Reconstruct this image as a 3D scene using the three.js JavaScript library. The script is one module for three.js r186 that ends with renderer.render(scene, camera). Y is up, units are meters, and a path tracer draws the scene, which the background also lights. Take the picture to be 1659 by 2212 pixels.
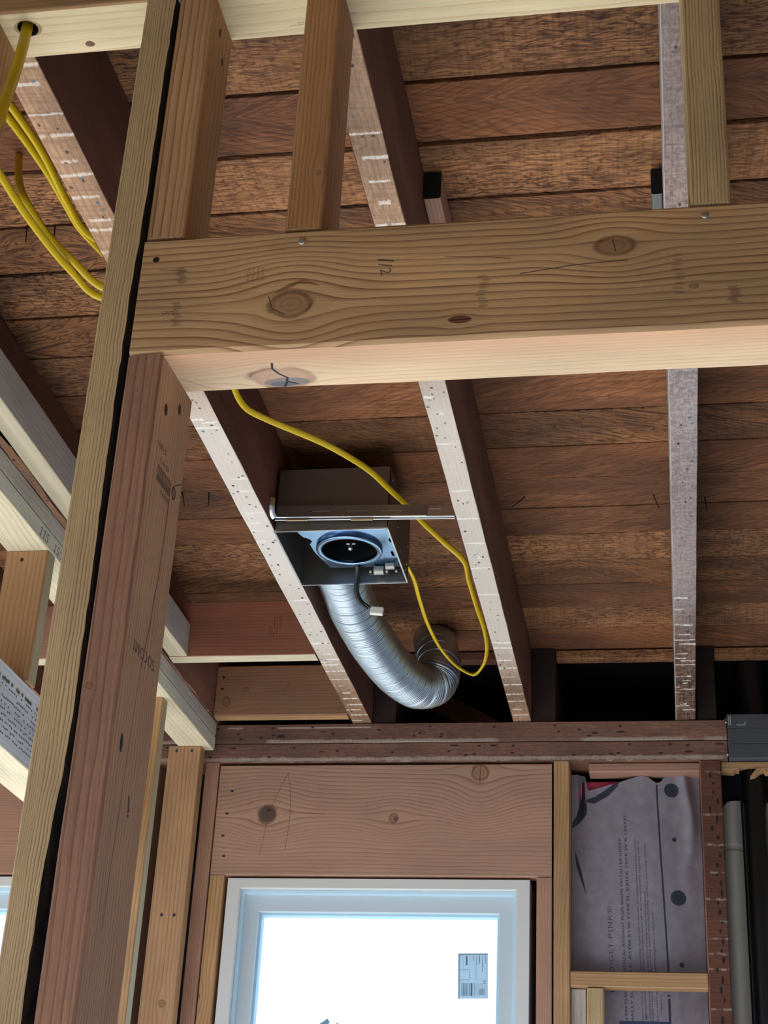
import * as THREE from 'three';
import { mergeGeometries } from 'three/addons/utils/BufferGeometryUtils.js';
import { Brush, Evaluator, SUBTRACTION } from 'three-bvh-csg';
import { RoundedBoxGeometry } from 'three/addons/geometries/RoundedBoxGeometry.js';

// ---------------------------------------------------------------- camera, sky, sun, exposure
const scene = new THREE.Scene();
const camera = new THREE.PerspectiveCamera(35.185, 1659 / 2212, 0.05, 200);
camera.position.set(0, 0, 0);
camera.rotation.order = 'YXZ';
camera.rotation.set(THREE.MathUtils.degToRad(26.9795), THREE.MathUtils.degToRad(10.997), THREE.MathUtils.degToRad(3.1573));

const renderer = new THREE.WebGLRenderer({ antialias: true });
renderer.toneMapping = THREE.LinearToneMapping;
renderer.toneMappingExposure = 0.6;
renderer.shadowMap.enabled = true;

{ // hazy bright sky: blue overhead, whiter at the horizon
  const W = 128, H = 64, d = new Float32Array(W * H * 4);
  for (let r = 0; r < H; r++) for (let c = 0; c < W; c++) {
    const el = Math.max(0, Math.sin(((r + 0.5) / H - 0.5) * Math.PI)), t = Math.pow(el, 0.9), o = (r * W + c) * 4;
    d[o] = 2.6 * (1 - t) + 0.8 * t; d[o + 1] = 3.55 * (1 - t) + 1.75 * t; d[o + 2] = 5.6 * (1 - t) + 3.8 * t; d[o + 3] = 1;
  }
  const sky = new THREE.DataTexture(d, W, H, THREE.RGBAFormat, THREE.FloatType);
  sky.mapping = THREE.EquirectangularReflectionMapping; sky.magFilter = sky.minFilter = THREE.LinearFilter; sky.needsUpdate = true;
  scene.background = sky; scene.environment = sky;
}
const sun = new THREE.DirectionalLight(new THREE.Color(1, 0.96, 0.9), 44);
sun.position.set(-9, 3.9, -0.4); sun.target.position.set(-1, -1.1, -2); sun.castShadow = true;
Object.assign(sun.shadow.camera, { left: -8, right: 8, top: 8, bottom: -8, near: 1, far: 30 });
scene.add(sun, sun.target);

// ---------------------------------------------------------------- helpers
let seedState = 7;
const rnd = () => { seedState = (seedState * 1664525 + 1013904223) >>> 0; return seedState / 4294967296; };
const lerp = (a, b, t) => a + (b - a) * t, clamp = (x, a = 0, b = 1) => Math.min(b, Math.max(a, x)), sstep = (a, b, x) => { const t = clamp((x - a) / (b - a)); return t * t * (3 - 2 * t); };
const PERM = new Uint8Array(65536); { let s = 12345; for (let i = 0; i < 65536; i++) { s = (s * 1664525 + 1013904223) >>> 0; PERM[i] = s >>> 24; } }
const hash = (ix, iy, s) => PERM[(ix * 374761 + iy * 668265 + s * 9301 + ((ix ^ (iy << 3)) * 131)) & 65535] / 255;
function N(x, y, s = 0) {
  const ix = Math.floor(x), iy = Math.floor(y), fx = x - ix, fy = y - iy, u = fx * fx * (3 - 2 * fx), v = fy * fy * (3 - 2 * fy);
  const a = hash(ix, iy, s), b = hash(ix + 1, iy, s), c = hash(ix, iy + 1, s), d = hash(ix + 1, iy + 1, s);
  return a + (b - a) * u + (c - a) * v + (a - b - c + d) * u * v;
}
const fbm = (x, y, s) => (N(x, y, s) + 0.5 * N(x * 2.03, y * 2.03, s + 1) + 0.25 * N(x * 4.1, y * 4.1, s + 2)) / 1.75;
const hex = (h) => [(h >> 16 & 255) / 255, (h >> 8 & 255) / 255, (h & 255) / 255];
const mix3 = (a, b, t) => [lerp(a[0], b[0], t), lerp(a[1], b[1], t), lerp(a[2], b[2], t)];

const usedNames = new Map();
function numbered(name) { const n = usedNames.get(name) ?? 0; usedNames.set(name, n + 1); return n ? name + '_' + String(n).padStart(3, '0') : name; }
function tag(o, label, category, group, kind) {
  if (label) o.userData.label = label; if (category) o.userData.category = category;
  if (group) o.userData.group = group; if (kind) o.userData.kind = kind; return o;
}
function shadows(o) { o.traverse((m) => { if (m.isMesh) m.castShadow = m.receiveShadow = true; }); return o; }
function thing(name, label, category, [x, y, z] = [0, 0, 0], group) { const g = new THREE.Group(); g.name = numbered(name); g.position.set(x, y, z); scene.add(g); return tag(g, label, category, group); }
function part(parent, name, geo, mat, label) { const m = new THREE.Mesh(geo, mat); m.name = name; m.castShadow = m.receiveShadow = true; if (label) m.userData.label = label; parent.add(m); return m; }

// Wood: x along the grain, y across it, both in metres. Draws a colour canvas and a bump map.
function woodTex(o) {
  const { w, h, lx, ly, base, late, ring = 0.008, wav = 0.012, knots = [], fiber = 0.1, blotch = 0.12, lateAmt = 0.75, seed = 1, rough = 0, saw = 0, crackle = 0, slant = 0, dark = [0.1, 0.06, 0.04], bend = 0, coarse = 1, draw, repeat, tints } = o;
  const cv = document.createElement('canvas'); cv.width = w; cv.height = h;
  const ctx = cv.getContext('2d'), im = ctx.createImageData(w, h), bump = new Uint8Array(w * h * 4);
  for (let j = 0; j < h; j++) {
    const y = (1 - (j + 0.5) / h) * ly;
    for (let i = 0; i < w; i++) {
      const x = ((i + 0.5) / w) * lx;
      let yy = y, kn = 0, kd = 9;
      for (const k of knots) {
        const dx = (x - k.x) / (k.sx ?? 2), dy = y - k.y, r2 = dx * dx + dy * dy, R = k.R ?? k.r * 2.2;
        if (r2 < R * R * 9) yy -= dy * Math.exp(-r2 / (R * R)) * 0.92;
        const ex = (x - k.x) / (k.ax ?? 1), r = Math.hypot(ex, y - k.y) / k.r * (1 + 0.35 * (fbm(x * 60, y * 60, 77) - 0.5));
        if (r < 2) { kd = Math.min(kd, r); kn = Math.max(kn, 1 - sstep(0.82, 1.15, r)); }
      }
      yy += wav * (fbm(x * 1.7, y * 4 + 3, seed) - 0.5) * 2 + 0.0022 * (N(x * 22, y * 90, seed + 5) - 0.5) + bend * (x - lx / 2) * (x - lx / 2);
      const ph = yy / ring + 1.6 * N(yy / (ring * 4.3), x * 0.6, seed + 9), s = ph - Math.floor(ph);
      const strong = 0.55 + 0.45 * N(Math.floor(ph) * 0.73, 3.1, seed + 21);
      let l = (0.25 * s * s + 1.05 * Math.pow(s, 6)) * (1 - sstep(0.94, 1, s)) * strong * (0.75 + 0.5 * N(x * 9, ph * 2, seed + 17));
      const f = N(x * 26, y * 1500, seed + 11) * 0.6 + N(x * 70, y * 3000, seed + 12) * 0.4;
      let c = mix3(base, late, l * lateAmt);
      const b = 1 + blotch * 2 * (fbm(x * 5, y * 14, seed + 31) - 0.5) - fiber * (f - 0.35);
      let height = 0.6 - 0.25 * l + 0.25 * (f - 0.5);
      c = [c[0] * b, c[1] * b, c[2] * b];
      if (rough) {
        const xs = x + slant * y, q = N(xs * 55 * coarse + 3 * N(x * 9, y * 60, seed + 2), (y + slant * 0.35 * x) * 330 * coarse + 2.2 * N(x * 40, y * 40, seed + 41), seed + 42), q2 = N(xs * 130 * coarse, (y + slant * 0.3 * x) * 700 * coarse, seed + 43);
        const v = Math.pow(1 - Math.abs(2 * q - 1), 3) * 0.75 + Math.pow(1 - Math.abs(2 * q2 - 1), 4) * 0.35, amp = rough * (0.45 + 0.9 * fbm(x * 3, y * 9, seed + 50));
        c = mix3(c, dark, clamp(v * amp)); height -= v * amp * 0.7;
      }
      if (crackle) { const q = N(x * 95 + 2 * N(x * 30, y * 90, 3), y * 190, seed + 71), v = Math.pow(1 - Math.abs(2 * q - 1), 5) * 0.8 + Math.pow(1 - Math.abs(2 * N(x * 170, y * 60 + 3 * N(x * 60, y * 60, 5), seed + 72) - 1), 4) * 0.7, a = crackle * (0.35 + 1.1 * N(x * 7, y * 20, seed + 73)); c = mix3(c, dark, clamp(v * a)); height -= v * a * 0.6; }
      if (saw) { const v = Math.pow(N(x * 420 + y * 25, y * 7, seed + 61), 3) * saw; c = mix3(c, dark, v); height -= v * 0.4; }
      if (kn > 0 || kd < 1.6) {
        const kr = 0.5 + 0.5 * Math.sin(kd * 16), kc = mix3([0.56, 0.42, 0.29], [0.42, 0.29, 0.18], kr * 0.7);
        c = mix3(c, kc, kn * 0.55); c = mix3(c, [0.24, 0.14, 0.08], 0.4 * Math.exp(-Math.pow((kd - 1.02) / 0.14, 2)));
        height -= 0.3 * Math.exp(-Math.pow((kd - 1.02) / 0.14, 2));
      }
      const p = (j * w + i) * 4;
      im.data[p] = clamp(c[0]) * 255; im.data[p + 1] = clamp(c[1]) * 255; im.data[p + 2] = clamp(c[2]) * 255; im.data[p + 3] = 255;
      const hb = clamp(height) * 255, pb = ((h - 1 - j) * w + i) * 4; bump[pb] = bump[pb + 1] = bump[pb + 2] = hb; bump[pb + 3] = 255;
    }
  }
  ctx.putImageData(im, 0, 0);
  const P = { ctx, w, h, lx, ly, X: (x) => (x / lx) * w, Y: (y) => (1 - y / ly) * h, sx: w / lx, sy: h / ly,
    spot(x, y, rx, ry, color, alpha = 1) { ctx.globalAlpha = alpha; ctx.fillStyle = color; ctx.beginPath(); ctx.ellipse(P.X(x), P.Y(y), rx * P.sx, ry * P.sy, 0, 0, 7); ctx.fill(); ctx.globalAlpha = 1; },
    line(pts, width, color, alpha = 1) { ctx.globalAlpha = alpha; ctx.strokeStyle = color; ctx.lineWidth = Math.max(0.8, width * P.sx); ctx.lineCap = 'round'; ctx.beginPath(); pts.forEach((q, i) => (i ? ctx.lineTo(P.X(q[0]), P.Y(q[1])) : ctx.moveTo(P.X(q[0]), P.Y(q[1])))); ctx.stroke(); ctx.globalAlpha = 1; },
    text(str, x, y, size, angle, color, alpha = 1, font = 'sans-serif', weight = '') { ctx.save(); ctx.globalAlpha = alpha; ctx.translate(P.X(x), P.Y(y)); ctx.scale(P.sx, P.sy); ctx.rotate(-angle); ctx.fillStyle = color; ctx.scale(size / 40, size / 40); ctx.font = `${weight} 40px ${font}`; ctx.textBaseline = 'alphabetic'; ctx.fillText(str, 0, 0); ctx.restore(); ctx.globalAlpha = 1; } };
  draw?.(P);
  const map = new THREE.CanvasTexture(cv); map.colorSpace = THREE.SRGBColorSpace;
  const bt = new THREE.DataTexture(bump, w, h); bt.magFilter = bt.minFilter = THREE.LinearFilter; bt.needsUpdate = true;
  for (const t of [map, bt]) { t.wrapS = t.wrapT = repeat ? THREE.MirroredRepeatWrapping : THREE.ClampToEdgeWrapping; if (repeat) t.repeat.set(1 / lx, 1 / ly); }
  return { map, bt };
}
function woodMat(t, color = 0xffffff, rough = 0.75, bumpScale = 0.0006) {
  return new THREE.MeshStandardMaterial({ map: t.map, bumpMap: t.bt, bumpScale, roughness: rough, color });
}
const plain = (color, roughness = 0.7, metalness = 0, extra = {}) => new THREE.MeshPhysicalMaterial({ color, roughness, metalness, ...extra });

// A stick of lumber along one axis with eased edges. Every face can have its own material; those faces get uv 0..1, the others uv in metres.
const AX = { x: [0, 1, 2], y: [1, 2, 0], z: [2, 0, 1] }, LET = ['x', 'y', 'z'];
function stickGeo({ x, y, z, axis, faces = {}, ch = 0.0025, seg = 1, wob = 0, warp, uv = [rnd() * 5, rnd() * 3], sharp }) {
  const lo = [x[0], y[0], z[0]], hi = [x[1], y[1], z[1]], c = [0, 1, 2].map((i) => (lo[i] + hi[i]) / 2), [il, ia, ib] = AX[axis];
  const L = hi[il] - lo[il], ha = (hi[ia] - lo[ia]) / 2, hb = (hi[ib] - lo[ib]) / 2, org = [c[0], lo[1], c[2]];
  const prof = [[ha, -hb + ch], [ha, hb - ch], [ha - ch, hb], [-ha + ch, hb], [-ha, hb - ch], [-ha, -hb + ch], [-ha + ch, -hb], [ha - ch, -hb]];
  const na = [1, 0], nb = [0, 1], ns = [[1, 0], [1, 0], [0, 1], [0, 1], [-1, 0], [-1, 0], [0, -1], [0, -1]];
  const faceName = ['+' + LET[ia], 0, '+' + LET[ib], 0, '-' + LET[ia], 0, '-' + LET[ib], 0];
  const pt = (t, k) => { let l = -L / 2 + t * L, [a, b] = prof[k];
    if (wob) { a += wob * (N(l * 14 + k * 3.3, k * 7.7, 5) - 0.5); b += wob * (N(l * 14 + k * 5.1, k * 3.7 + 40, 6) - 0.5); }
    if (warp) [l, a, b] = warp(l, a, b, k, t);
    const p = [0, 0, 0]; p[il] = l; p[ia] = a; p[ib] = b; return [p[0] + c[0] - org[0], p[1] + c[1] - org[1], p[2] + c[2] - org[2], l, a, b]; };
  const pos = [], nor = [], uvs = [], groups = []; const list = {};
  const per = [0]; for (let k = 0; k < 8; k++) { const a = prof[k], b = prof[(k + 1) % 8]; per.push(per[k] + Math.hypot(a[0] - b[0], a[1] - b[1])); }
  const add = (fname, quad) => { (list[fname] ??= []).push(quad); };
  for (let k = 0; k < 8; k++) for (let s = 0; s < seg; s++) {
    const k2 = (k + 1) % 8, A = pt(s / seg, k), B = pt(s / seg, k2), C = pt((s + 1) / seg, k2), D = pt((s + 1) / seg, k);
    const f = faceName[k] || (warp && faces['edge' + k] ? 'edge' + k : faceName[k - 1]), special = faces[f];
    const v3 = (q) => new THREE.Vector3(q[0], q[1], q[2]);
    const n = v3(B).sub(v3(A)).cross(v3(D).sub(v3(A))).normalize();
    const nk = (kk) => { if (sharp || warp || k % 2 === 0) return [n.x, n.y, n.z]; const m = ns[kk], p = [0, 0, 0]; p[ia] = m[0]; p[ib] = m[1]; return p; };
    const uvOf = (q, kk, first) => special ? [(q[3] + L / 2) / L, (k < 2 || (k > 3 && k < 6)) ? (q[5] + hb) / (2 * hb) : (q[4] + ha) / (2 * ha)] : [uv[0] + q[3], uv[1] + (first ? per[k] : per[k + 1])];
    add(special ? f : 'main', [[A, nk(k), uvOf(A, k, 1)], [B, nk(k2), uvOf(B, k2, 0)], [C, nk(k2), uvOf(C, k2, 0)], [D, nk(k), uvOf(D, k, 1)]]);
  }
  for (const e of [0, 1]) { // end caps
    const f = (e ? '+' : '-') + LET[il], sp = faces[f], q = prof.map((_, k) => pt(e, k)), nn = [0, 0, 0]; nn[il] = e ? 1 : -1;
    const U = (p) => sp ? [(p[4] + ha) / (2 * ha), (p[5] + hb) / (2 * hb)] : [uv[0] + p[4] * 0.4, uv[1] + p[5]];
    for (const [a, b, d, g] of [[0, 1, 2, 3], [0, 3, 4, 7], [4, 5, 6, 7]]) { const o = e ? [a, b, d, g] : [g, d, b, a]; add(sp ? f : 'main', o.map((k) => [q[k], nn, U(q[k])])); }
  }
  const mats = []; let at = 0; const geo = new THREE.BufferGeometry();
  for (const f in list) {
    const from = at;
    for (const [A, B, C, D] of list[f]) for (const v of [A, B, C, A, C, D]) { pos.push(v[0][0], v[0][1], v[0][2]); nor.push(...v[1]); uvs.push(...v[2]); at++; }
    geo.addGroup(from, at - from, mats.length); mats.push(f);
  }
  geo.setAttribute('position', new THREE.Float32BufferAttribute(pos, 3)); geo.setAttribute('normal', new THREE.Float32BufferAttribute(nor, 3)); geo.setAttribute('uv', new THREE.Float32BufferAttribute(uvs, 2));
  geo.computeBoundingBox(); geo.computeBoundingSphere();
  return { geo, org, mats };
}
function stick(name, label, category, spec, parent = scene, group) {
  const { geo, org, mats } = stickGeo(spec), list = mats.map((f) => (f === 'main' ? spec.mat : spec.faces[f]));
  const m = new THREE.Mesh(geo, list.length === 1 ? list[0] : list); m.name = parent === scene ? numbered(name) : name;
  m.position.set(...org); m.castShadow = m.receiveShadow = true;
  if (spec.turn) m.rotation.y = spec.turn;
  parent.add(m); return parent === scene ? tag(m, label, category, group) : m;
}
// a box from corner to corner, in world axes, for structure and small metal pieces
const boxAt = (x, y, z, r = 0) => { const w = x[1] - x[0], h = y[1] - y[0], d = z[1] - z[0], g = r ? new RoundedBoxGeometry(w, h, d, 2, r) : new THREE.BoxGeometry(w, h, d); return g.translate((x[0] + x[1]) / 2, (y[0] + y[1]) / 2, (z[0] + z[1]) / 2); };
// tube with an elliptical section (ra across, rb thick) along points
function cableGeo(pts, ra, rb, segs = 120, sides = 10, tension = 0.5) {
  const curve = new THREE.CatmullRomCurve3(pts.map((p) => new THREE.Vector3(...p)), false, 'centripetal', tension), F = curve.computeFrenetFrames(segs, false), pos = [], idx = [], uv = [];
  let b0 = new THREE.Vector3(0.3, -0.2, 1).normalize();
  for (let i = 0; i <= segs; i++) {
    const p = curve.getPointAt(i / segs), t = F.tangents[i]; const n = b0.clone().addScaledVector(t, -b0.dot(t)).normalize(), b = t.clone().cross(n); b0 = n.clone();
    for (let j = 0; j <= sides; j++) { const a = (j / sides) * Math.PI * 2, c = Math.cos(a), s = Math.sin(a), q = 0.72, sc = Math.pow(Math.pow(Math.abs(c), 2.6) + Math.pow(Math.abs(s), 2.6), -1 / 2.6);
      const v = p.clone().addScaledVector(b, ra * c * sc).addScaledVector(n, rb * s * sc); pos.push(v.x, v.y, v.z); uv.push(i / segs, j / sides); }
  }
  const st = sides + 1; for (let i = 0; i < segs; i++) for (let j = 0; j < sides; j++) idx.push(i * st + j, i * st + j + 1, (i + 1) * st + j, (i + 1) * st + j, i * st + j + 1, (i + 1) * st + j + 1);
  for (const e of [0, segs]) { const m = pos.length / 3, p = curve.getPointAt(e / segs); pos.push(p.x, p.y, p.z); uv.push(0, 0); for (let j = 0; j < sides; j++) e ? idx.push(m, e * st + j, e * st + j + 1) : idx.push(m, j + 1, j); }
  const g = new THREE.BufferGeometry(); g.setAttribute('position', new THREE.Float32BufferAttribute(pos, 3)); g.setAttribute('uv', new THREE.Float32BufferAttribute(uv, 2)); g.setIndex(idx); g.computeVertexNormals(); return g;
}

// ---------------------------------------------------------------- wood kinds
const T = {
  fir: woodTex({ w: 1024, h: 512, lx: 1.2, ly: 0.36, base: hex(0xcdaa80), late: hex(0x916441), ring: 0.0085, wav: 0.02, seed: 3, repeat: 1, knots: [{ x: 0.9, y: 0.1, r: 0.011 }] }),
  pale: woodTex({ w: 1024, h: 512, lx: 1.2, ly: 0.3, base: hex(0xe2d6b6), late: hex(0xb89a6c), ring: 0.011, wav: 0.03, seed: 13, lateAmt: 0.6, repeat: 1 }),
  red: woodTex({ w: 1024, h: 512, lx: 1.2, ly: 0.3, base: hex(0xb48a72), late: hex(0x85553f), ring: 0.007, wav: 0.01, seed: 23, repeat: 1, lateAmt: 0.6 }),
  edge: woodTex({ w: 1024, h: 256, lx: 1.0, ly: 0.09, base: hex(0xcbae80), late: hex(0x6b4e2e), ring: 0.0033, wav: 0.0005, seed: 33, repeat: 1, fiber: 0.16, lateAmt: 0.85 }),
  roughA: woodTex({ w: 2048, h: 320, lx: 1.7, ly: 0.27, base: hex(0xb98a5e), late: hex(0x946540), ring: 0.012, wav: 0.02, seed: 43, rough: 0.8, saw: 0.2, dark: hex(0x2a170d), blotch: 0.3, repeat: 1 }),
  roughB: woodTex({ w: 2048, h: 320, lx: 1.7, ly: 0.27, base: hex(0xb08156), late: hex(0x7d5537), ring: 0.014, wav: 0.05, seed: 53, rough: 0.8, slant: 0.9, saw: 0.15, dark: hex(0x29170d), blotch: 0.3, repeat: 1, coarse: 0.8 }),
  roughC: woodTex({ w: 2048, h: 320, lx: 1.7, ly: 0.27, base: hex(0xab7a52), late: hex(0x6b452b), ring: 0.011, wav: 0.09, seed: 63, rough: 0.5, slant: -1.2, dark: hex(0x2a180e), blotch: 0.3, repeat: 1, coarse: 0.7 }),
  grey: woodTex({ w: 1024, h: 256, lx: 1.2, ly: 0.15, base: hex(0xc2bab0), late: hex(0x9a9086), ring: 0.012, wav: 0.02, seed: 19, lateAmt: 0.6, fiber: 0.2, repeat: 1 }),
  old: woodTex({ w: 1024, h: 256, lx: 1.6, ly: 0.25, base: hex(0x8b604b), late: hex(0x6a4333), ring: 0.009, wav: 0.02, seed: 73, rough: 0.22, dark: hex(0x24120c), blotch: 0.25, repeat: 1 }),
};
const M = {
  fir: woodMat(T.fir, 0xe6dccc), firRed: woodMat(T.red), firTan: woodMat(T.fir, 0xe0d4c4), pale: woodMat(T.pale), litPaleEdge: woodMat(T.pale, 0xd8d6cc), edge: woodMat(T.edge), edgeWarm: woodMat(T.edge, 0xf0cfa8),
  grey: woodMat(T.grey), old: woodMat(T.old, 0xffffff, 0.8), oldDark: woodMat(T.old, 0xd8c4ba, 0.85),
  boardA: woodMat(T.roughA, 0xf2e6da, 0.9, 0.0016), boardB: woodMat(T.roughB, 0xe6d8c8, 0.9, 0.0016), boardC: woodMat(T.roughC, 0xe4d2c4, 0.9, 0.0014), boardGrey: woodMat(T.roughC, 0xccc0b6, 0.9, 0.0016),
  rafter: woodMat(T.old, 0x5c5258, 0.9), shadeFelt: plain(0x0b0d12, 0.95), feltBlue: plain(0x10151f, 0.9), black: plain(0x07080a, 0.85), nail: plain(0x2a2624, 0.5, 0.7), galv: plain(0xb8bab8, 0.4, 0.9),  // the felt black also stands in for the unlit eave void
  steel: plain(0x8f8c88, 0.42, 0.95), plateSkyTint: plain(0x86a4c6, 0.18, 1), steelDark: plain(0x7d756c, 0.5, 0.9), steelBright: plain(0xc9ccd0, 0.3, 1), alu: plain(0xb9c6cf, 0.42, 1),  // mounting plate blue stands in for the reflected window sky
  yellow: plain(0xd0b012, 0.42, 0, { clearcoat: 0.15 }), white: plain(0xe9e7e0, 0.5), blackPlastic: plain(0x0a0b0d, 0.35),
  vinyl: plain(0xd8d8d4, 0.4), vinylSkyTint: plain(0xc6d3d9, 0.35), beadSkyTint: plain(0xbfdcea, 0.35), gasketSkyTint: plain(0xb0d6e6, 0.4), glass: new THREE.MeshPhysicalMaterial({ color: 0xffffff, roughness: 0.02, transmission: 1, thickness: 0, ior: 1.5 }),  // sash, bead and gasket tints put blue skylight into the colour
};

// ---------------------------------------------------------------- structure: shell of the house (y = 0 is the lens height, the floor is 1.1 m below)
const FLOOR = -1.1, SHEATH = 1.59, JB = 1.392;
function struct(name, geo, mat) { const m = new THREE.Mesh(geo, mat); m.name = numbered(name); m.castShadow = m.receiveShadow = true; m.userData.kind = 'structure'; scene.add(m); return m; }
function wallShape(u0, u1, v0, v1, holes, depth) {
  const s = new THREE.Shape([new THREE.Vector2(u0, v0), new THREE.Vector2(u1, v0), new THREE.Vector2(u1, v1), new THREE.Vector2(u0, v1)]);
  for (const [a, b, c, d] of holes) s.holes.push(new THREE.Path([new THREE.Vector2(a, c), new THREE.Vector2(a, d), new THREE.Vector2(b, d), new THREE.Vector2(b, c)]));
  return new THREE.ExtrudeGeometry(s, { depth, bevelEnabled: false });
}
const plyMat = woodMat(T.fir, 0xe6d6bd, 0.85), slab = plain(0xbfc4cc, 0.9);
struct('floor', boxAt([-3.1, 2.1], [FLOOR - 0.05, FLOOR], [-4.0, 2.8]), slab);
struct('ground', boxAt([-40, 40], [FLOOR - 0.55, FLOOR - 0.5], [-40, 40]), plain(0x7c8478, 0.95));
struct('roof', boxAt([-3.5, 2.5], [1.622, 1.72], [-4.6, 3.2]), M.shadeFelt);
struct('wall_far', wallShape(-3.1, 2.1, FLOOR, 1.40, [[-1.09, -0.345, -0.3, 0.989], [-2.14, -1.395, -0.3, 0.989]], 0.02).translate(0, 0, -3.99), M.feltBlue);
struct('wall_left', wallShape(-2.8, 4.0, FLOOR, 1.62, [[-0.5, 3.6, -1.0, 0.95]], 0.1).rotateY(Math.PI / 2).translate(-3.1, 0, 0), plyMat);  // unseen wall, its opening shaped to let sun onto the floor
struct('wall_right', wallShape(-2.8, 4.0, FLOOR, 1.62, [[1.2, 3.5, -1.0, 0.95]], 0.1).rotateY(Math.PI / 2).translate(2.0, 0, 0), plyMat);  // unseen wall, its opening placed for sky light from the right
struct('wall_back', wallShape(-3.1, 2.1, FLOOR, 1.62, [[-1.3, 1.0, -1.0, 0.6]], 0.1).translate(0, 0, 2.7), plyMat);  // unseen wall, its opening sized to set the light on camera-facing wood
struct('trim_1', boxAt([-3.1, 2.1], [1.38, 1.63], [-4.45, -4.42]), M.shadeFelt);   // closes the eave behind the joists, coloured black as its shade
struct('trim_2', boxAt([-3.1, 2.1], [1.36, 1.38], [-4.45, -3.99]), M.shadeFelt);   // soffit of the eave, the shade put into its colour

// the board ceiling: every board a piece of it
const ceiling = new THREE.Group(); ceiling.name = 'ceiling'; ceiling.userData.kind = 'structure'; ceiling.position.set(0, SHEATH, -2.5); scene.add(ceiling);
{
  const seams = [-1.341, -1.474, -1.607, -1.741, -1.8745, -2.011, -2.140, -2.272, -2.403, -2.538, -2.670, -2.806, -2.940, -3.073, -3.200, -3.335, -3.465, -3.597, -3.731, -3.875];
  const kind = ['boardA', 'boardB', 'boardA', 'boardC', 'boardA', 'boardB', 'boardA', 'boardB', 'boardA', 'boardC', 'boardB', 'boardC', 'boardGrey', 'boardGrey', 'boardA', 'boardB', 'boardGrey', 'boardA', 'boardC'];
  const tone = [1, 1, 0.9, 0.88, 1.08, 0.95, 0.86, 1, 0.9, 0.95, 0.88, 0.8, 0.95, 0.88, 1.08, 0.9, 0.92, 0.98, 0.84];
  for (let i = 0; i + 1 < seams.length; i++) {
    const gap = i < 8 ? 0.0044 : i < 13 ? 0.0018 : 0.0012, m = M[kind[i]].clone(); m.color.multiplyScalar(tone[i]);
    const { geo, org } = stickGeo({ x: [-2.7, 1.6], y: [SHEATH, SHEATH + 0.02], z: [seams[i + 1] + gap, seams[i] - gap], axis: 'x', ch: 0.0015, seg: 60, wob: 0.0022, uv: [i * 0.77, i * 0.39] });
    const b = part(ceiling, 'ceiling_board', geo, m); b.position.set(org[0], org[1] - SHEATH + (rnd() - 0.5) * 0.002, org[2] + 2.5); b.rotation.y = (rnd() - 0.5) * 0.0012;
  }
  part(ceiling, 'ceiling_board', boxAt([-2.7, 1.6], [0, 0.02], [1.161, 5.1]), M.boardA);
  const nails = [[-0.013, -3.03, 0.35], [-1.012, -2.946, 0.2], [-0.957, -2.951, 0], [-1.01, -2.005, 0], [-0.963, -2.009, 0], [-0.299, -3.014, -0.9], [0.089, -3.049, 0.1]];
  for (const [x, z, lean] of nails) { const g = mergeGeometries([new THREE.CylinderGeometry(0.0014, 0.0008, 0.034, 6), new THREE.CylinderGeometry(0.0018, 0.0018, 0.002, 6).translate(0, 0.017, 0)]); const n = part(ceiling, 'nail', g, M.nail); n.position.set(x, -0.014, z + 2.5); n.rotation.z = lean; n.rotation.x = 0.2; }
}

// ---------------------------------------------------------------- ceiling joists
function joistBottom(seed, opt) { // x along the joist from far (0) to near (lx)
  return woodTex({ w: 2048, h: 64, lx: 2.6, ly: 0.05, base: hex(opt.base), late: hex(opt.late), ring: 0.009, wav: 0.006, seed, rough: opt.rough ?? 0.25, saw: opt.saw ?? 0.2, crackle: opt.crackle ?? 0.12, dark: hex(0x3a2418), blotch: 0.25, coarse: 0.8,
    draw(P) {
      let s = seed * 77 + 5; const r = () => { s = (s * 1664525 + 1013904223) >>> 0; return s / 4294967296; };
      const c = P.ctx;
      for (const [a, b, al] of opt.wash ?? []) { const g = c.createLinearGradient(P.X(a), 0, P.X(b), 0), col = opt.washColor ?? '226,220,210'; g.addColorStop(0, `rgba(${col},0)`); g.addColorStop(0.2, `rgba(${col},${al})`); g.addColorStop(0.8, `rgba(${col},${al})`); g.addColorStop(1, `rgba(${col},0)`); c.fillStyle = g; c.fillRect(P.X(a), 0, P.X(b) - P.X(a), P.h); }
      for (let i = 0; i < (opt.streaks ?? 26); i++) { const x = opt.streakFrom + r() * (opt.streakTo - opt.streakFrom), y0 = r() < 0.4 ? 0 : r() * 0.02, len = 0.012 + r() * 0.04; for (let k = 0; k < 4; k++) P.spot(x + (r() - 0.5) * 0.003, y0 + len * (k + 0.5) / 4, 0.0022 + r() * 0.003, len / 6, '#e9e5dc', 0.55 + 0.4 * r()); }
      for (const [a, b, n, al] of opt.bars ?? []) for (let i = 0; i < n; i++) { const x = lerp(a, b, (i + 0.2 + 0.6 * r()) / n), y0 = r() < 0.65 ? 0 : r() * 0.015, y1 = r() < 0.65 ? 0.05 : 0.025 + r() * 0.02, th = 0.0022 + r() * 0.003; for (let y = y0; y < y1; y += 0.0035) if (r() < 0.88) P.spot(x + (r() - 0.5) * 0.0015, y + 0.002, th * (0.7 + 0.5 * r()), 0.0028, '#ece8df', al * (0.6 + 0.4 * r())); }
      for (let i = 0; i < (opt.nails ?? 90); i++) { const x = r() * 2.6, y = 0.006 + r() * 0.038; P.spot(x, y, 0.0018 + r() * 0.0022, 0.0012 + r() * 0.0018, r() < 0.45 ? '#4d6170' : '#2c2019', 0.55 + 0.4 * r()); }
    } });
}
const jbMat = (t) => woodMat(t, 0xffffff, 0.7, 0.001);
const JZ = [-4.0, -0.2];
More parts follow.
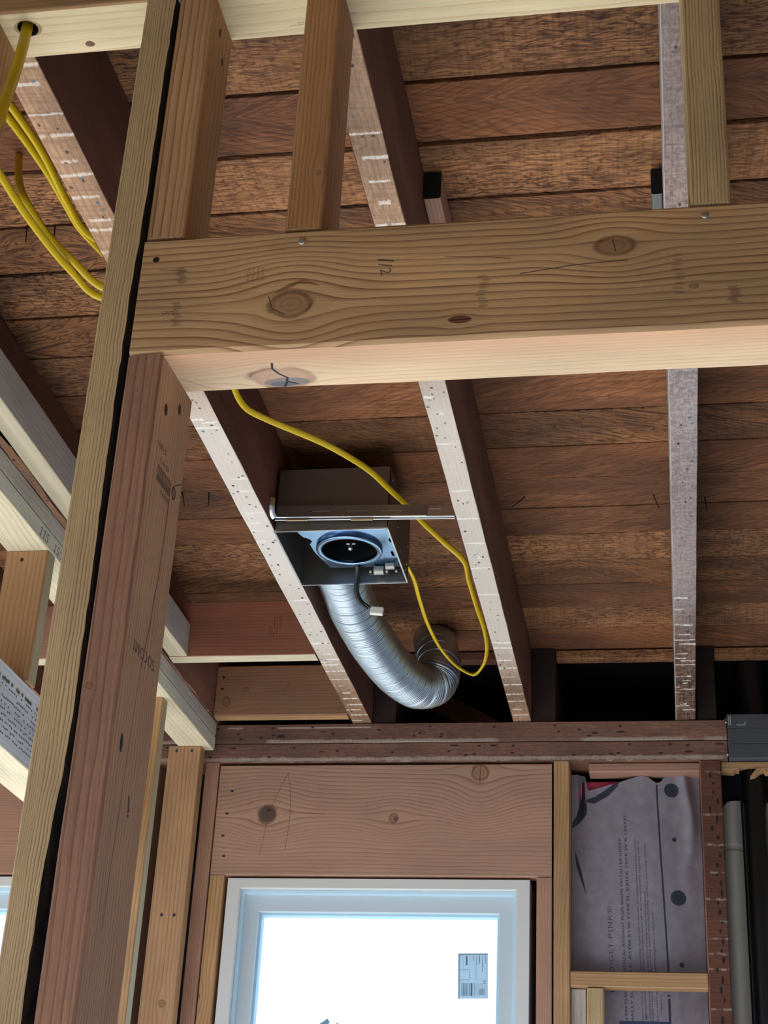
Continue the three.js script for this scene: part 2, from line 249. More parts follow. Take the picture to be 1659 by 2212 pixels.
const jointFace = (t, z) => { t.map.wrapS = t.bt.wrapS = THREE.MirroredRepeatWrapping; const L = JZ[1] - JZ[0]; for (const q of [t.map, t.bt]) { q.repeat.set(L / 2.6, 1); q.offset.set(-(3.95 - 4.0 + 0) / 2.6 - 0.05 / 2.6, 0); } return jbMat(t); };
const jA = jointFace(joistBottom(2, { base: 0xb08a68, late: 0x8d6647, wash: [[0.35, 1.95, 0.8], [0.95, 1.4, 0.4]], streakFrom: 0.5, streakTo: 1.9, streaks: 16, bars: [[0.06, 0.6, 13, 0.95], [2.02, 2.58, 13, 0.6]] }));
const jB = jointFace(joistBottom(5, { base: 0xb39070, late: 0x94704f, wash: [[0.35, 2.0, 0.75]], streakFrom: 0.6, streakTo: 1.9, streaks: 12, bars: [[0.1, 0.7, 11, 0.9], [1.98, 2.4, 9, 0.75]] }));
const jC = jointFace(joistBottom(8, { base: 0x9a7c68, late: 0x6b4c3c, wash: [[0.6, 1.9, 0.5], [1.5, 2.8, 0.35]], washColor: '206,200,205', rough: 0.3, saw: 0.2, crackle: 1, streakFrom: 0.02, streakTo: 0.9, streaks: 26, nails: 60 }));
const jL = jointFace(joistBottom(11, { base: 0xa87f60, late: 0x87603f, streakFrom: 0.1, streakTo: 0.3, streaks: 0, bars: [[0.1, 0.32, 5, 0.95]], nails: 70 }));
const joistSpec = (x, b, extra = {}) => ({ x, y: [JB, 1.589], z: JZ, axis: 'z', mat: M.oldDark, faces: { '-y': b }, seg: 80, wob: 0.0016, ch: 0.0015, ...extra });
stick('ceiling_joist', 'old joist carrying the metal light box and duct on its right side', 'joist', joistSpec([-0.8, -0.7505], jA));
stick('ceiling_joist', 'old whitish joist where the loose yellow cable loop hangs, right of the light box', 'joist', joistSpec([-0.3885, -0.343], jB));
stick('ceiling_joist', 'rough grey joist furthest right, above the gap beside the insulation', 'joist', joistSpec([0.0155, 0.063], jC, { faces: { '-y': jC, '-x': M.grey } }));  // left face made grey, its side light is in the colour
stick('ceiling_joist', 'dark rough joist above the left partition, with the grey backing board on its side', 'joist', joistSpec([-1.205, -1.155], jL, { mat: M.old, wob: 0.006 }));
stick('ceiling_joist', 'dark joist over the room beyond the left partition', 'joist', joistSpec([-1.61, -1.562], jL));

// blocking between joists
stick('blocking', 'upper reddish brown block with a bottom edge coloured as lit, between joists left of the duct', 'wood block', { x: [-1.153, -0.802], y: [JB, 1.531], z: [-3.428, -3.385], axis: 'x', mat: M.firRed, faces: { '-y': M.pale, '+z': woodMat(woodTex({ w: 700, h: 256, lx: 0.351, ly: 0.139, base: hex(0x9a6247), late: hex(0x73422f), ring: 0.008, wav: 0.008, seed: 91, draw(P) { for (let i = 0; i < 3; i++) P.line([[0.249 + i * 0.007, 0.045 + 0.01 * i], [0.249 + i * 0.007, 0.1]], 0.0012, '#3a2016', 0.6); P.text('GREEN', 0.243, 0.045, 0.009, Math.PI / 2, '#3a2016', 0.6); } })) } });  // pale underside: light from below is put into its colour
stick('blocking', 'lower brown block with two nail holes just above the far wall plate', 'wood block', { x: [-1.152, -0.803], y: [JB, 1.531], z: [-3.83, -3.79], axis: 'x', mat: M.fir, ch: 0.005, faces: { '+z': woodMat(woodTex({ w: 700, h: 256, lx: 0.349, ly: 0.139, base: hex(0xa07556), late: hex(0x7b5138), ring: 0.009, wav: 0.006, seed: 95, knots: [{ x: 0.08, y: 0.072, r: 0.006 }, { x: 0.03, y: 0.04, r: 0.012, ax: 0.8 }], draw(P) { P.spot(0.017, 0.106, 0.004, 0.003, '#1d1512'); P.spot(0.016, 0.074, 0.004, 0.003, '#1d1512'); P.line([[0.18, 0.055], [0.192, 0.09]], 0.0008, '#3a2a20', 0.6); P.line([[0.11, 0.075], [0.125, 0.085], [0.14, 0.08]], 0.0008, '#3a2a20', 0.5); } })) } });
stick('blocking', 'reddish block with a bottom edge coloured as lit seen past the left partition', 'wood block', { x: [-1.56, -1.206], y: [JB, 1.531], z: [-3.428, -3.385], axis: 'x', mat: M.firRed, faces: { '-y': M.pale } });  // underside coloured pale for the light from below
stick('blocking', 'dark block above the far plate past the left partition', 'wood block', { x: [-1.56, -1.206], y: [JB, 1.531], z: [-3.83, -3.79], axis: 'x', mat: M.firRed });
stick('backing_board', 'grey weathered two by four nailed along the dark joist, coloured as lit underneath', 'lumber', { x: [-1.153, -1.108], y: [JB, 1.474], z: [-3.383, -0.4], axis: 'z', mat: M.grey, faces: { '-y': M.pale }, seg: 20, wob: 0.0015 });  // pale bottom face carries the upward light in its colour
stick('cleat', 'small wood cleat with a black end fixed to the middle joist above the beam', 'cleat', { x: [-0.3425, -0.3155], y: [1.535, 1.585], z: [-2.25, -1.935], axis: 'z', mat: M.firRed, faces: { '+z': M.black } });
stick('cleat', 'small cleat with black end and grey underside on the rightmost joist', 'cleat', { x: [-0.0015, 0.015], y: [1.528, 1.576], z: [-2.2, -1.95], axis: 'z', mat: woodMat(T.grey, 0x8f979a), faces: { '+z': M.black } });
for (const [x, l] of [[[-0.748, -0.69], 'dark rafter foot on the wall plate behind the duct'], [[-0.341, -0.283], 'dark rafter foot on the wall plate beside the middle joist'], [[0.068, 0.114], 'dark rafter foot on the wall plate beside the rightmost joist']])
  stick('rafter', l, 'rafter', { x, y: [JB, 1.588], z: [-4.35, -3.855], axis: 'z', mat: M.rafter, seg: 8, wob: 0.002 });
stick('nailer_strip', 'thin light strip closing the ceiling boards, between middle and right joists', 'wood strip', { x: [-0.28, 0.0145], y: [1.562, 1.586], z: [-3.895, -3.86], axis: 'x', mat: M.boardA });
stick('nailer_strip', 'thin strip closing the ceiling boards above the duct bend', 'wood strip', { x: [-0.688, -0.39], y: [1.562, 1.586], z: [-3.895, -3.86], axis: 'x', mat: M.oldDark });
stick('nailer_strip', 'thin strip closing the ceiling boards above the grey box', 'wood strip', { x: [0.116, 0.418], y: [1.562, 1.586], z: [-3.895, -3.86], axis: 'x', mat: M.boardA });

{ const m = stick('roof_brace', 'dark slanting brace in the black eave behind the duct', 'brace', { x: [-0.66, -0.44], y: [1.47, 1.53], z: [-4.14, -4.1], axis: 'x', mat: M.oldDark }); m.rotation.z = -0.5; }
// ---------------------------------------------------------------- far wall framing (front face z = -3.85)
const FZ = -3.85;
function plateFace(seed, lower) { return woodMat(woodTex({ w: 2048, h: 64, lx: 2.737, ly: 0.052, base: hex(0x84604f), late: hex(0x65443a), ring: 0.011, wav: 0.012, seed, rough: 0.3, dark: hex(0x2c1a14), blotch: 0.3, draw(P) {
  let s = seed; const r = () => { s = (s * 1664525 + 1013904223) >>> 0; return s / 4294967296; };
  for (let x = 1.3; x < 2.737; x += 0.012) { const a = lower ? 0.55 + 0.4 * r() : N(x * 9, 1, seed) > 0.36 ? 0.75 : 0.08; P.spot(x, lower ? 0.007 + r() * 0.002 : 0.0035, 0.012, 0.0045 + r() * 0.003, '#b3a596', a * 0.7); if (!lower && x < 1.85 && N(x * 14, 4, seed) > 0.5) P.spot(x, 0.041, 0.01, 0.0022, '#b5a698', 0.8); }
  for (let i = 0; i < 26; i++) P.spot(1.3 + r() * 1.43, 0.01 + r() * 0.034, 0.004 + r() * 0.008 * (r() < 0.3 ? 1 : 0.1), 0.0025, '#1d1516', 0.8);
  P.line([[1.42 + 0.3, 0.03], [1.43 + 0.3, 0.03]], 0.003, '#16161a'); 
} }), 0xffffff, 0.85); }
stick('wall_plate', 'upper old dark plate on the far wall, joists resting on it', 'plate', { x: [-2.6, 0.137], y: [1.3385, 1.3905], z: [-3.95, FZ], axis: 'x', mat: M.old, seg: 40, wob: 0.002, faces: { '+z': plateFace(101, false) } });
stick('wall_plate', 'lower old dark plate with white plaster streak on the far wall', 'plate', { x: [-2.6, 0.137], y: [1.2868, 1.3375], z: [-3.95, FZ], axis: 'x', mat: M.old, seg: 40, wob: 0.002, faces: { '+z': plateFace(107, true) } });
const hdrTex = woodTex({ w: 1700, h: 580, lx: 0.8445, ly: 0.285, base: hex(0xb28c75), late: hex(0x6b412d), ring: 0.0105, wav: 0.016, seed: 111, lateAmt: 0.6, fiber: 0.06, blotch: 0.08,
  knots: [{ x: 0.133, y: 0.155, r: 0.0225, R: 0.07, sx: 1.25 }, { x: 0.455, y: 0.146, r: 0.011, R: 0.045, sx: 1.4 }, { x: 0.667, y: 0.262, r: 0.02, R: 0.1, sx: 0.75 }],
  draw(P) {
    P.spot(0.133, 0.155, 0.021, 0.0205, '#4e3a33', 0.8); P.spot(0.136, 0.166, 0.006, 0.004, '#2b201d', 0.8); P.spot(0.13, 0.148, 0.009, 0.007, '#5d4740', 0.5);
    P.line([[0.178, 0.262], [0.163, 0.23], [0.152, 0.2], [0.142, 0.176]], 0.0011, '#4b3a36', 0.8); P.line([[0.133, 0.133], [0.127, 0.09], [0.121, 0.055]], 0.0011, '#4b3a36', 0.7);
    P.line([[0.178, 0.262], [0.187, 0.22], [0.191, 0.17], [0.19, 0.12], [0.185, 0.065]], 0.0011, '#4b3a36', 0.8);
    P.line([[0.216, 0.159], [0.28, 0.155]], 0.0014, '#6b4435', 0.7); P.line([[0.667, 0.284], [0.667, 0.235]], 0.0014, '#3a2620', 0.8); P.spot(0.46, 0.143, 0.005, 0.006, '#5c4138', 0.8);
    for (const [x, y] of [[0.036, 0.216], [0.028, 0.157], [0.023, 0.1], [0.03, 0.048]]) P.spot(x, y, 0.0045, 0.003, '#2c2c30');
    P.text('KD', 0.085, 0.075, 0.018, 0.5, '#7d6a60', 0.35); P.text('S-DRY', 0.07, 0.06, 0.012, 0.5, '#7d6a60', 0.35);
  } });
stick('window_header', 'wide reddish header board with a dark round knot above the bright window', 'header', { x: [-1.137, -0.2905], y: [0.9975, 1.2805], z: [-3.89, FZ], axis: 'x', mat: M.firRed, faces: { '+z': woodMat(hdrTex) } });
stick('window_header', 'reddish header board over the far left window, behind the tall post', 'header', { x: [-2.25, -1.346], y: [0.9975, 1.2805], z: [-3.89, FZ], axis: 'x', mat: M.firRed });
const fstud = (x, y1, label, mat, extra = {}) => stick('wall_stud', label, 'stud', { x, y: [FLOOR, y1], z: [-3.94, FZ], axis: 'y', mat, ...extra });
fstud([-1.1785, -1.1405], 1.2865, 'reddish stud left of the wide window header', M.firRed);
fstud([-1.138, -1.101], 0.9965, 'short jack stud left of the bright window, dark knot near its foot', M.firTan);
fstud([-0.3265, -0.2895], 0.9955, 'short jack stud right of the bright window', M.firRed);
fstud([-0.286, -0.2475], 1.286, 'light full stud between the window and the insulation', M.fir);
fstud([-1.343, -1.304], 1.2865, 'reddish stud with a column of nail dots behind the left partition', M.firRed);
fstud([-1.382, -1.345], 0.9965, 'jack stud beside the far left window', M.firRed);
const oldStudFace = woodMat(woodTex({ w: 128, h: 1024, lx: 0.05, ly: 0.7, base: hex(0x6a4130), late: hex(0x4d2c20), ring: 0.008, wav: 0.004, seed: 121, rough: 0.3, dark: hex(0x24130d), draw(P) {
  let s = 9; const r = () => { s = (s * 1664525 + 1013904223) >>> 0; return s / 4294967296; };
  for (let i = 0; i < 30; i++) P.spot(0.02 + r() * 0.02 + (i % 3 === 0 ? 0.006 : 0), 0.02 + i * 0.0222, 0.002 + r() * 0.002, 0.004 + r() * 0.006, '#15100f', 0.85);
  for (const y of [0.67, 0.49, 0.565, 0.425, 0.36, 0.31, 0.27, 0.235, 0.2, 0.11, 0.05]) for (let k = 0; k < 5; k++) P.spot(0.006 + k * 0.01 + r() * 0.004, y + (r() - 0.5) * 0.003, 0.006, 0.003, '#a89a8c', r() * 0.8);
} }), 0xffffff, 0.85);
{ // its front has a vertical canvas, so it is a stick of its own with rotated uv
  const m = fstud([0.068, 0.119], 1.286, 'old dark brown stud full of nail holes, right of the insulation', M.old, { faces: { '+z': oldStudFace }, seg: 20, wob: 0.0015 });
  const uv = m.geometry.attributes.uv, g = m.geometry.groups; const gi = m.material.indexOf(oldStudFace), gr = g.find((q) => q.materialIndex === gi);
  for (let i = gr.start; i < gr.start + gr.count; i++) { const u = uv.getX(i), v = uv.getY(i); uv.setXY(i, v, 1 - (1 - u) * (1.286 - FLOOR) / 0.7); }
  for (const q of [oldStudFace.map, oldStudFace.bumpMap]) { q.wrapS = q.wrapT = THREE.MirroredRepeatWrapping; q.needsUpdate = true; }
}
stick('wall_stud', 'short light cripple stud under the cross block', 'stud', { x: [-0.209, -0.17], y: [FLOOR, 0.7385], z: [-3.94, FZ], axis: 'y', mat: M.edge });
stick('wall_stud', 'grey stud in shade behind the short cripple', 'stud', { x: [-0.247, -0.211], y: [FLOOR, 0.7385], z: [-3.945, -3.868], axis: 'y', mat: M.grey });
stick('cross_block', 'light horizontal block crossing the insulation bay', 'wood block', { x: [-0.2465, 0.067], y: [0.741, 0.7785], z: [-3.893, FZ], axis: 'x', mat: M.fir, ch: 0.004 });
stick('filler_strip', 'reddish filler strip under the plate at the top of the insulation bay', 'wood strip', { x: [-0.2, 0.067], y: [1.2615, 1.286], z: [-3.92, -3.862], axis: 'x', mat: M.firRed, ch: 0.004 });
{ // splintered plate below the grey box, notched round the pipe
  const s = new THREE.Shape(); s.moveTo(0.121, 1.284); s.lineTo(0.121, 1.262);
  for (const [a, b] of [[0.15, 1.2605], [0.155, 1.266], [0.162, 1.264], [0.16, 1.271], [0.172, 1.2745], [0.185, 1.2775], [0.2, 1.2775], [0.213, 1.274], [0.205, 1.268], [0.196, 1.258], [0.19, 1.25], [0.2, 1.253], [0.212, 1.262], [0.222, 1.266], [0.226, 1.259], [0.26, 1.262], [0.4, 1.262], [0.4, 1.284]]) s.lineTo(a, b);
  const g = new THREE.ExtrudeGeometry(s, { depth: 0.028, bevelEnabled: true, bevelSize: 0.001, bevelThickness: 0.001, bevelSegments: 1 }).translate(0, 0, -3.89);
  const m = new THREE.Mesh(g, M.fir); m.name = numbered('broken_plate'); scene.add(shadows(m)); tag(m, 'splintered wood plate cut away around the black pipe under the grey box', 'plate');
}
{ // grey metal box
  const t = thing('junction_box', 'grey metal box at the right end of the far wall plate', 'electrical box', [0.27, 1.2865, -3.89]);
  const grey = plain(0x55585e, 0.55, 0.35), L = (x) => x - 0.27, Y = (y) => y - 1.2865, Zz = (z) => z + 3.89;
  part(t, 'body', boxAt([L(0.139), L(0.45)], [0, Y(1.402)], [Zz(-3.866), Zz(-3.842)], 0.002), grey);
  for (const [a, b] of [[1.2885, 1.324], [1.3255, 1.364], [1.3655, 1.4]]) part(t, 'cover_panel', boxAt([L(0.141), L(0.45)], [Y(a), Y(b)], [Zz(-3.842), Zz(-3.8395)], 0.001), grey);
  part(t, 'mounting_ear', boxAt([L(0.1325), L(0.139)], [Y(1.382), Y(1.392)], [Zz(-3.86), Zz(-3.846)]), grey);
  for (const y of [1.3815, 1.2985]) part(t, 'screw', new THREE.SphereGeometry(0.0035, 10, 6).scale(1, 1, 0.6).translate(L(0.1365), Y(y), Zz(-3.843)), M.galv);
  part(t, 'label', boxAt([L(0.1415), L(0.1435)], [Y(1.372), Y(1.396)], [Zz(-3.8396), Zz(-3.839)]), plain(0x9a9a98, 0.6)); part(t, 'label', boxAt([L(0.1455), L(0.148)], [Y(1.372), Y(1.396)], [Zz(-3.8396), Zz(-3.839)]), plain(0x9a9a98, 0.6));
  const sc = new THREE.Shape([[0.16, 1.3735], [0.163, 1.370], [0.171, 1.369], [0.178, 1.372], [0.179, 1.369], [0.183, 1.371], [0.184, 1.38], [0.1795, 1.38], [0.178, 1.3745]].map(([x, y]) => new THREE.Vector2(L(x), Y(y))));
  part(t, 'scuff', new THREE.ExtrudeGeometry(sc, { depth: 0.0004, bevelEnabled: false }).translate(0, 0, Zz(-3.8396)), plain(0x7e8186, 0.7));
}
{ // vent pipe
  const t = thing('vent_pipe', 'black plastic pipe standing in the right wall bay, through the broken plate', 'pipe', [0.1985, FLOOR, -3.926]);
  part(t, 'pipe', new THREE.CylinderGeometry(0.029, 0.029, 2.4, 40, 1).translate(0, 1.2, 0), M.blackPlastic);
  part(t, 'coupling', new THREE.LatheGeometry([[0.029, 2.38], [0.0355, 2.385], [0.0355, 2.68], [0.029, 2.685]].map(([r, y]) => new THREE.Vector2(r, y)), 40), M.blackPlastic);
}
function battFace(name, label, spec) {
  const { x0, x1, y0, top, z, bulge, mat, nx = 60, ny = 90, back } = spec, pos = [], uv = [], idx = [], ys = spec.y1;
  for (let j = 0; j <= ny; j++) for (let i = 0; i <= nx; i++) {
    const u = i / nx, x = lerp(x0, x1, u), y = Math.min(lerp(y0, ys, j / ny), top(x)); const v = (y - y0) / (ys - y0);
    pos.push(x, y, z + bulge(x, y, u, v)); uv.push(u, v);
  }
  for (let j = 0; j < ny; j++) for (let i = 0; i < nx; i++) { const a = j * (nx + 1) + i; idx.push(a, a + 1, a + nx + 2, a, a + nx + 2, a + nx + 1); }
  const g = new THREE.BufferGeometry(); g.setAttribute('position', new THREE.Float32BufferAttribute(pos, 3)); g.setAttribute('uv', new THREE.Float32BufferAttribute(uv, 2)); g.setIndex(idx); g.computeVertexNormals();
  return g;
}
{ // insulation batt with printed facing
  const x0 = -0.2465, x1 = 0.067, y0 = 0.4, y1 = 1.275, W = 720, H = 2000, cv = document.createElement('canvas'); cv.width = W; cv.height = H;
  const c = cv.getContext('2d'), X = (x) => (x - x0) / (x1 - x0) * W, Y = (y) => (y1 - y) / (y1 - y0) * H, S = W / (x1 - x0);
  c.fillStyle = '#87808a'; c.fillRect(0, 0, W, H);
  for (let i = 0; i < 2500; i++) { c.fillStyle = rnd() < 0.5 ? 'rgba(255,250,250,0.03)' : 'rgba(60,60,80,0.03)'; c.beginPath(); c.ellipse(rnd() * W, rnd() * H, 6 + rnd() * 40, 4 + rnd() * 20, rnd() * 3, 0, 7); c.fill(); }
  const ink = '#2b3240', path = (pts, w) => { c.strokeStyle = ink; c.lineWidth = w * S; c.lineCap = 'butt'; c.lineJoin = 'round'; c.beginPath(); pts.forEach((p, i) => i ? c.lineTo(X(p[0]), Y(p[1])) : c.moveTo(X(p[0]), Y(p[1]))); c.stroke(); };
  const blob = (pts) => { c.fillStyle = ink; c.beginPath(); pts.forEach((p, i) => i ? c.lineTo(X(p[0]), Y(p[1])) : c.moveTo(X(p[0]), Y(p[1]))); c.fill(); };
  blob([[-0.222, 1.256], [-0.214, 1.25], [-0.2115, 1.2], [-0.19, 1.194], [-0.155, 1.213], [-0.132, 1.236], [-0.127, 1.247], [-0.14, 1.244], [-0.165, 1.226], [-0.188, 1.212], [-0.21, 1.206], [-0.2075, 1.18], [-0.21, 1.168], [-0.226, 1.147], [-0.2445, 1.134], [-0.2445, 1.149], [-0.234, 1.165], [-0.228, 1.19]]);
  blob([[-0.2385, 1.078], [-0.232, 1.06], [-0.221, 1.02], [-0.2118, 0.972], [-0.2125, 0.972], [-0.226, 1.01], [-0.236, 1.045]]);
  path([[-0.0365, 1.24], [-0.036, 1.2], [-0.031, 1.05], [-0.025, 0.9], [-0.02, 0.75]], 0.0042); path([[-0.0215, 0.728], [-0.019, 0.4]], 0.005); c.fillStyle = ink; c.beginPath(); c.arc(X(-0.0222), Y(0.7345), 0.003 * S, 0, 7); c.fill();
  for (const [x, y, r] of [[-0.001, 1.227, 0.0178], [0.007, 0.962, 0.0182], [0.002, 1.104, 0.0053], [0.01, 0.806, 0.0055], [-0.075, 0.684, 0.0045]]) { c.globalAlpha = r === 0.0045 ? 0.3 : 1; c.beginPath(); c.arc(X(x), Y(y), r * S, 0, 7); c.fill(); c.globalAlpha = 1; }
  const vert = (str, x, yTop, size, len, lean = 0.02, bold = '') => { c.save(); c.translate(X(x), Y(yTop)); c.rotate(-Math.PI / 2 - lean); c.font = `${bold} ${size * S}px sans-serif`; c.textAlign = 'right'; c.fillStyle = ink; c.globalAlpha = 0.85; const w = c.measureText(str).width; c.scale(len ? len * S / w : 1, 1); c.fillText(str, 0, 0); c.restore(); };
  vert('1-800-GET-PINK\u00ae', -0.151, 0.941, 0.0145, 0.205);
  vert('THIS PRODUCT MEETS ASTM E84 CLASS A & CRITICAL RADIANT FLUX WHEN INSTALLED UNDER', -0.126, 1.106, 0.0085, 0.6, 0.02, 'bold'); vert('MEETS ADDITIONALLY SUITABLE, ASTM E136 TYPE II, DRIER TYPE IV & (2432)', -0.113, 1.162, 0.0085, 0.62, 0.02, 'bold');
  const small = 'Thermal insulation must be installed carefully to assure proper fit and close contact with the framing members and facing material'; [[-0.0905, 1.104, 0.5], [-0.083, 1.098, 0.5], [-0.0705, 0.976, 0.38], [-0.067, 1.091, 0.49], [-0.0525, 0.925, 0.3]].forEach(([x, y, l], i) => vert(small.slice(i * 7), x, y, 0.0056, l, 0.022, 'bold'));
  c.fillStyle = '#303d5a'; c.fillRect(X(-0.137), Y(0.6745), 0.118 * S, 0.26 * S); c.save(); c.translate(X(-0.034), Y(0.669)); c.rotate(-Math.PI / 2); c.fillStyle = '#87808a'; c.font = `bold ${0.052 * S}px sans-serif`; c.textAlign = 'right'; c.fillText('R-15', 0, 0); c.restore();
  vert('installation notice', -0.0385, 0.738, 0.005, 0.045, 0, 'bold');
  const map = new THREE.CanvasTexture(cv); map.colorSpace = THREE.SRGBColorSpace;
  const kraft = new THREE.MeshStandardMaterial({ map, roughness: 0.62, side: THREE.DoubleSide });
  const pts = [[-0.25, 1.272], [-0.218, 1.272], [-0.211, 1.262], [-0.206, 1.228], [-0.196, 1.23], [-0.13, 1.246], [-0.075, 1.262], [-0.058, 1.259], [-0.036, 1.243], [-0.024, 1.25], [-0.018, 1.262], [0.07, 1.264]];
  const top = (x) => { for (let i = 1; i < pts.length; i++) if (x <= pts[i][0]) return lerp(pts[i - 1][1], pts[i][1], (x - pts[i - 1][0]) / (pts[i][0] - pts[i - 1][0])); return 1.262; };
  const bulge = (x, y, u) => 0.022 * Math.sin(Math.PI * clamp(u)) * (0.6 + 0.4 * N(y * 6, 2, 8)) + 0.006 * (fbm(x * 22, y * 9, 15) - 0.5) - 0.012 * Math.exp(-Math.pow((y - 0.76) / 0.06, 2)) - (u < 0.2 ? 0.016 * Math.exp(-Math.pow((x + 0.222 + 0.02 * (1.25 - y)) / 0.006, 2)) * sstep(1.12, 1.24, y) : 0) + (u > 0.82 ? 0.018 * Math.exp(-Math.pow((u - 0.9 - 0.03 * Math.sin(y * 18)) / 0.045, 2)) * sstep(0.95, 1.2, y) : 0);
  const g = battFace('facing', '', { x0, x1, y0, y1, top, z: -3.915, bulge, nx: 90, ny: 160 });
  const t = thing('insulation_batt', 'grey printed insulation facing with torn top showing pink, between light and dark studs', 'insulation', [-0.09, y0, -3.93]);
  part(t, 'facing', g.translate(0.09, -y0, 3.93), kraft);
  part(t, 'fiber_fill', new RoundedBoxGeometry(0.305, 0.86, 0.035, 3, 0.012).translate(0, 0.43, -0.012), plain(0xd8506e, 0.95), 'pink fibrous filling');
}
for (const [a, b, l] of [[0.12, 0.166, 'pale insulation facing in the gap between dark stud and black pipe'], [0.226, 0.42, 'pale insulation facing right of the black pipe']]) {
  const mat = plain(0xc4c4ba, 0.8, 0, { side: THREE.DoubleSide }); const t = thing('insulation_batt', l, 'insulation', [(a + b) / 2, 0.3, -3.95]);
  const g = battFace('', '', { x0: a, x1: b, y0: 0.3, y1: 1.216, top: (x) => (a < 0.2 ? 1.207 + 0.18 * (x - a) - 0.9 * Math.max(0, a + 0.012 - x) : 1.21), z: -3.955, bulge: (x, y, u, v) => 0.014 * Math.sin(Math.PI * clamp(u)) + 0.004 * (fbm(x * 30, y * 12, 4) - 0.5) - 0.006 * Math.exp(-Math.pow((y - 1.094) / 0.003, 2)) - 0.005 * Math.exp(-Math.pow((y - 1.101) / 0.002, 2)), nx: 16, ny: 300 });
  part(t, 'facing', g.translate(-(a + b) / 2, -0.3, 3.95), mat);
}

// ---------------------------------------------------------------- windows
function makeWindow() { // local: x 0 is the centre, y 0 the sill, front face z 0
  const w = new THREE.Group(); w.userData.kind = 'structure';
  const ring = (a, b, c, d, t, z0, z1, tt = t) => { const s = new THREE.Shape([new THREE.Vector2(a, c), new THREE.Vector2(b, c), new THREE.Vector2(b, d), new THREE.Vector2(a, d)]); s.holes.push(new THREE.Path([new THREE.Vector2(a + t, c + t), new THREE.Vector2(a + t, d - tt), new THREE.Vector2(b - t, d - tt), new THREE.Vector2(b - t, c + t)])); return new THREE.ExtrudeGeometry(s, { depth: z1 - z0, bevelEnabled: true, bevelSize: 0.0012, bevelThickness: 0.0012, bevelSegments: 2, bevelOffset: -0.0012 }).translate(0, 0, z0); };
  const hw = 0.3745, h = 1.29;
  part(w, 'frame', ring(-hw, hw, 0, h, 0.0325, -0.11, 0, 0.0245), M.vinyl);
  part(w, 'stop_bead', ring(-hw + 0.0325, hw - 0.0325, 0.0325, h - 0.0245, 0.009, -0.1, -0.018), M.beadSkyTint);
  part(w, 'sash', ring(-hw + 0.036, hw - 0.036, 0.036, h - 0.028, 0.04, -0.085, -0.034, 0.046), M.vinylSkyTint);
  part(w, 'glazing_bead', ring(-hw + 0.074, hw - 0.074, 0.074, h - 0.072, 0.008, -0.075, -0.05), M.gasketSkyTint);
  part(w, 'pane', new THREE.BoxGeometry(2 * hw - 0.158, h - 0.156, 0.004).translate(0, h / 2, -0.066), M.glass);
  return w;
}
const win = makeWindow(); win.name = 'window_1'; win.position.set(-0.7175, -0.2985, -3.857); scene.add(win);
const win2 = win.clone(); win2.name = 'window_2'; win2.position.set(-1.768, -0.2985, -3.857); scene.add(win2);
{ // energy label on the glass
  const W = 256, H = 380, cv = document.createElement('canvas'); cv.width = W; cv.height = H; const c = cv.getContext('2d');
  c.fillStyle = '#d3e6ea'; c.fillRect(0, 0, W, H); c.fillStyle = '#8fa9b4'; c.fillRect(0, 0, 14, H); c.fillRect(0, 0, W, 12);
  c.fillStyle = '#5d7f8f'; c.fillRect(66, 22, 14, 78); for (let i = 0; i < 7; i++) c.fillRect(30 + i * 13, 250, i === 6 ? 16 : 6, 108); c.globalAlpha = 0.6; c.fillRect(20, 135, 80, 4); c.fillRect(96, 135, 4, 80); c.fillRect(16, 220, 84, 6);
  for (let i = 0; i < 5; i++) { c.globalAlpha = 0.45; c.fillRect(128 + i * 26, 22, 9, 40 + (i * 37) % 60); } c.globalAlpha = 0.35; c.fillRect(150, 100, 7, 120); c.fillRect(205, 70, 10, 90); c.fillRect(180, 300, 50, 50);
  c.globalAlpha = 0.9; c.save(); c.translate(236, 262); c.rotate(-Math.PI / 2); c.font = 'bold 34px sans-serif'; c.fillText('LC', 0, 0); c.restore(); c.globalAlpha = 1;
  const map = new THREE.CanvasTexture(cv); map.colorSpace = THREE.SRGBColorSpace;
  const g = new RoundedBoxGeometry(0.0715, 0.106, 0.0008, 1, 0.0003); const m = new THREE.Mesh(g, new THREE.MeshPhysicalMaterial({ map, roughness: 0.6, transmission: 0.45, thickness: 0 }));
  m.name = 'energy_label'; m.position.set(0.2345, 1.074, -0.0632); m.rotation.z = 0.02; win.add(m);
  const tape = new THREE.MeshPhysicalMaterial({ color: 0x8fb6bd, roughness: 0.5, transmission: 0.4, thickness: 0 });
  for (const [x, y, l] of [[-0.136, 0.946, 0.062], [-0.106, 0.94, 0.05]]) { const s = part(win, 'protective_tape', new RoundedBoxGeometry(l, 0.012, 0.0008, 1, 0.0003), tape); s.position.set(x, y, -0.0632); s.rotation.z = 0.6; }
}

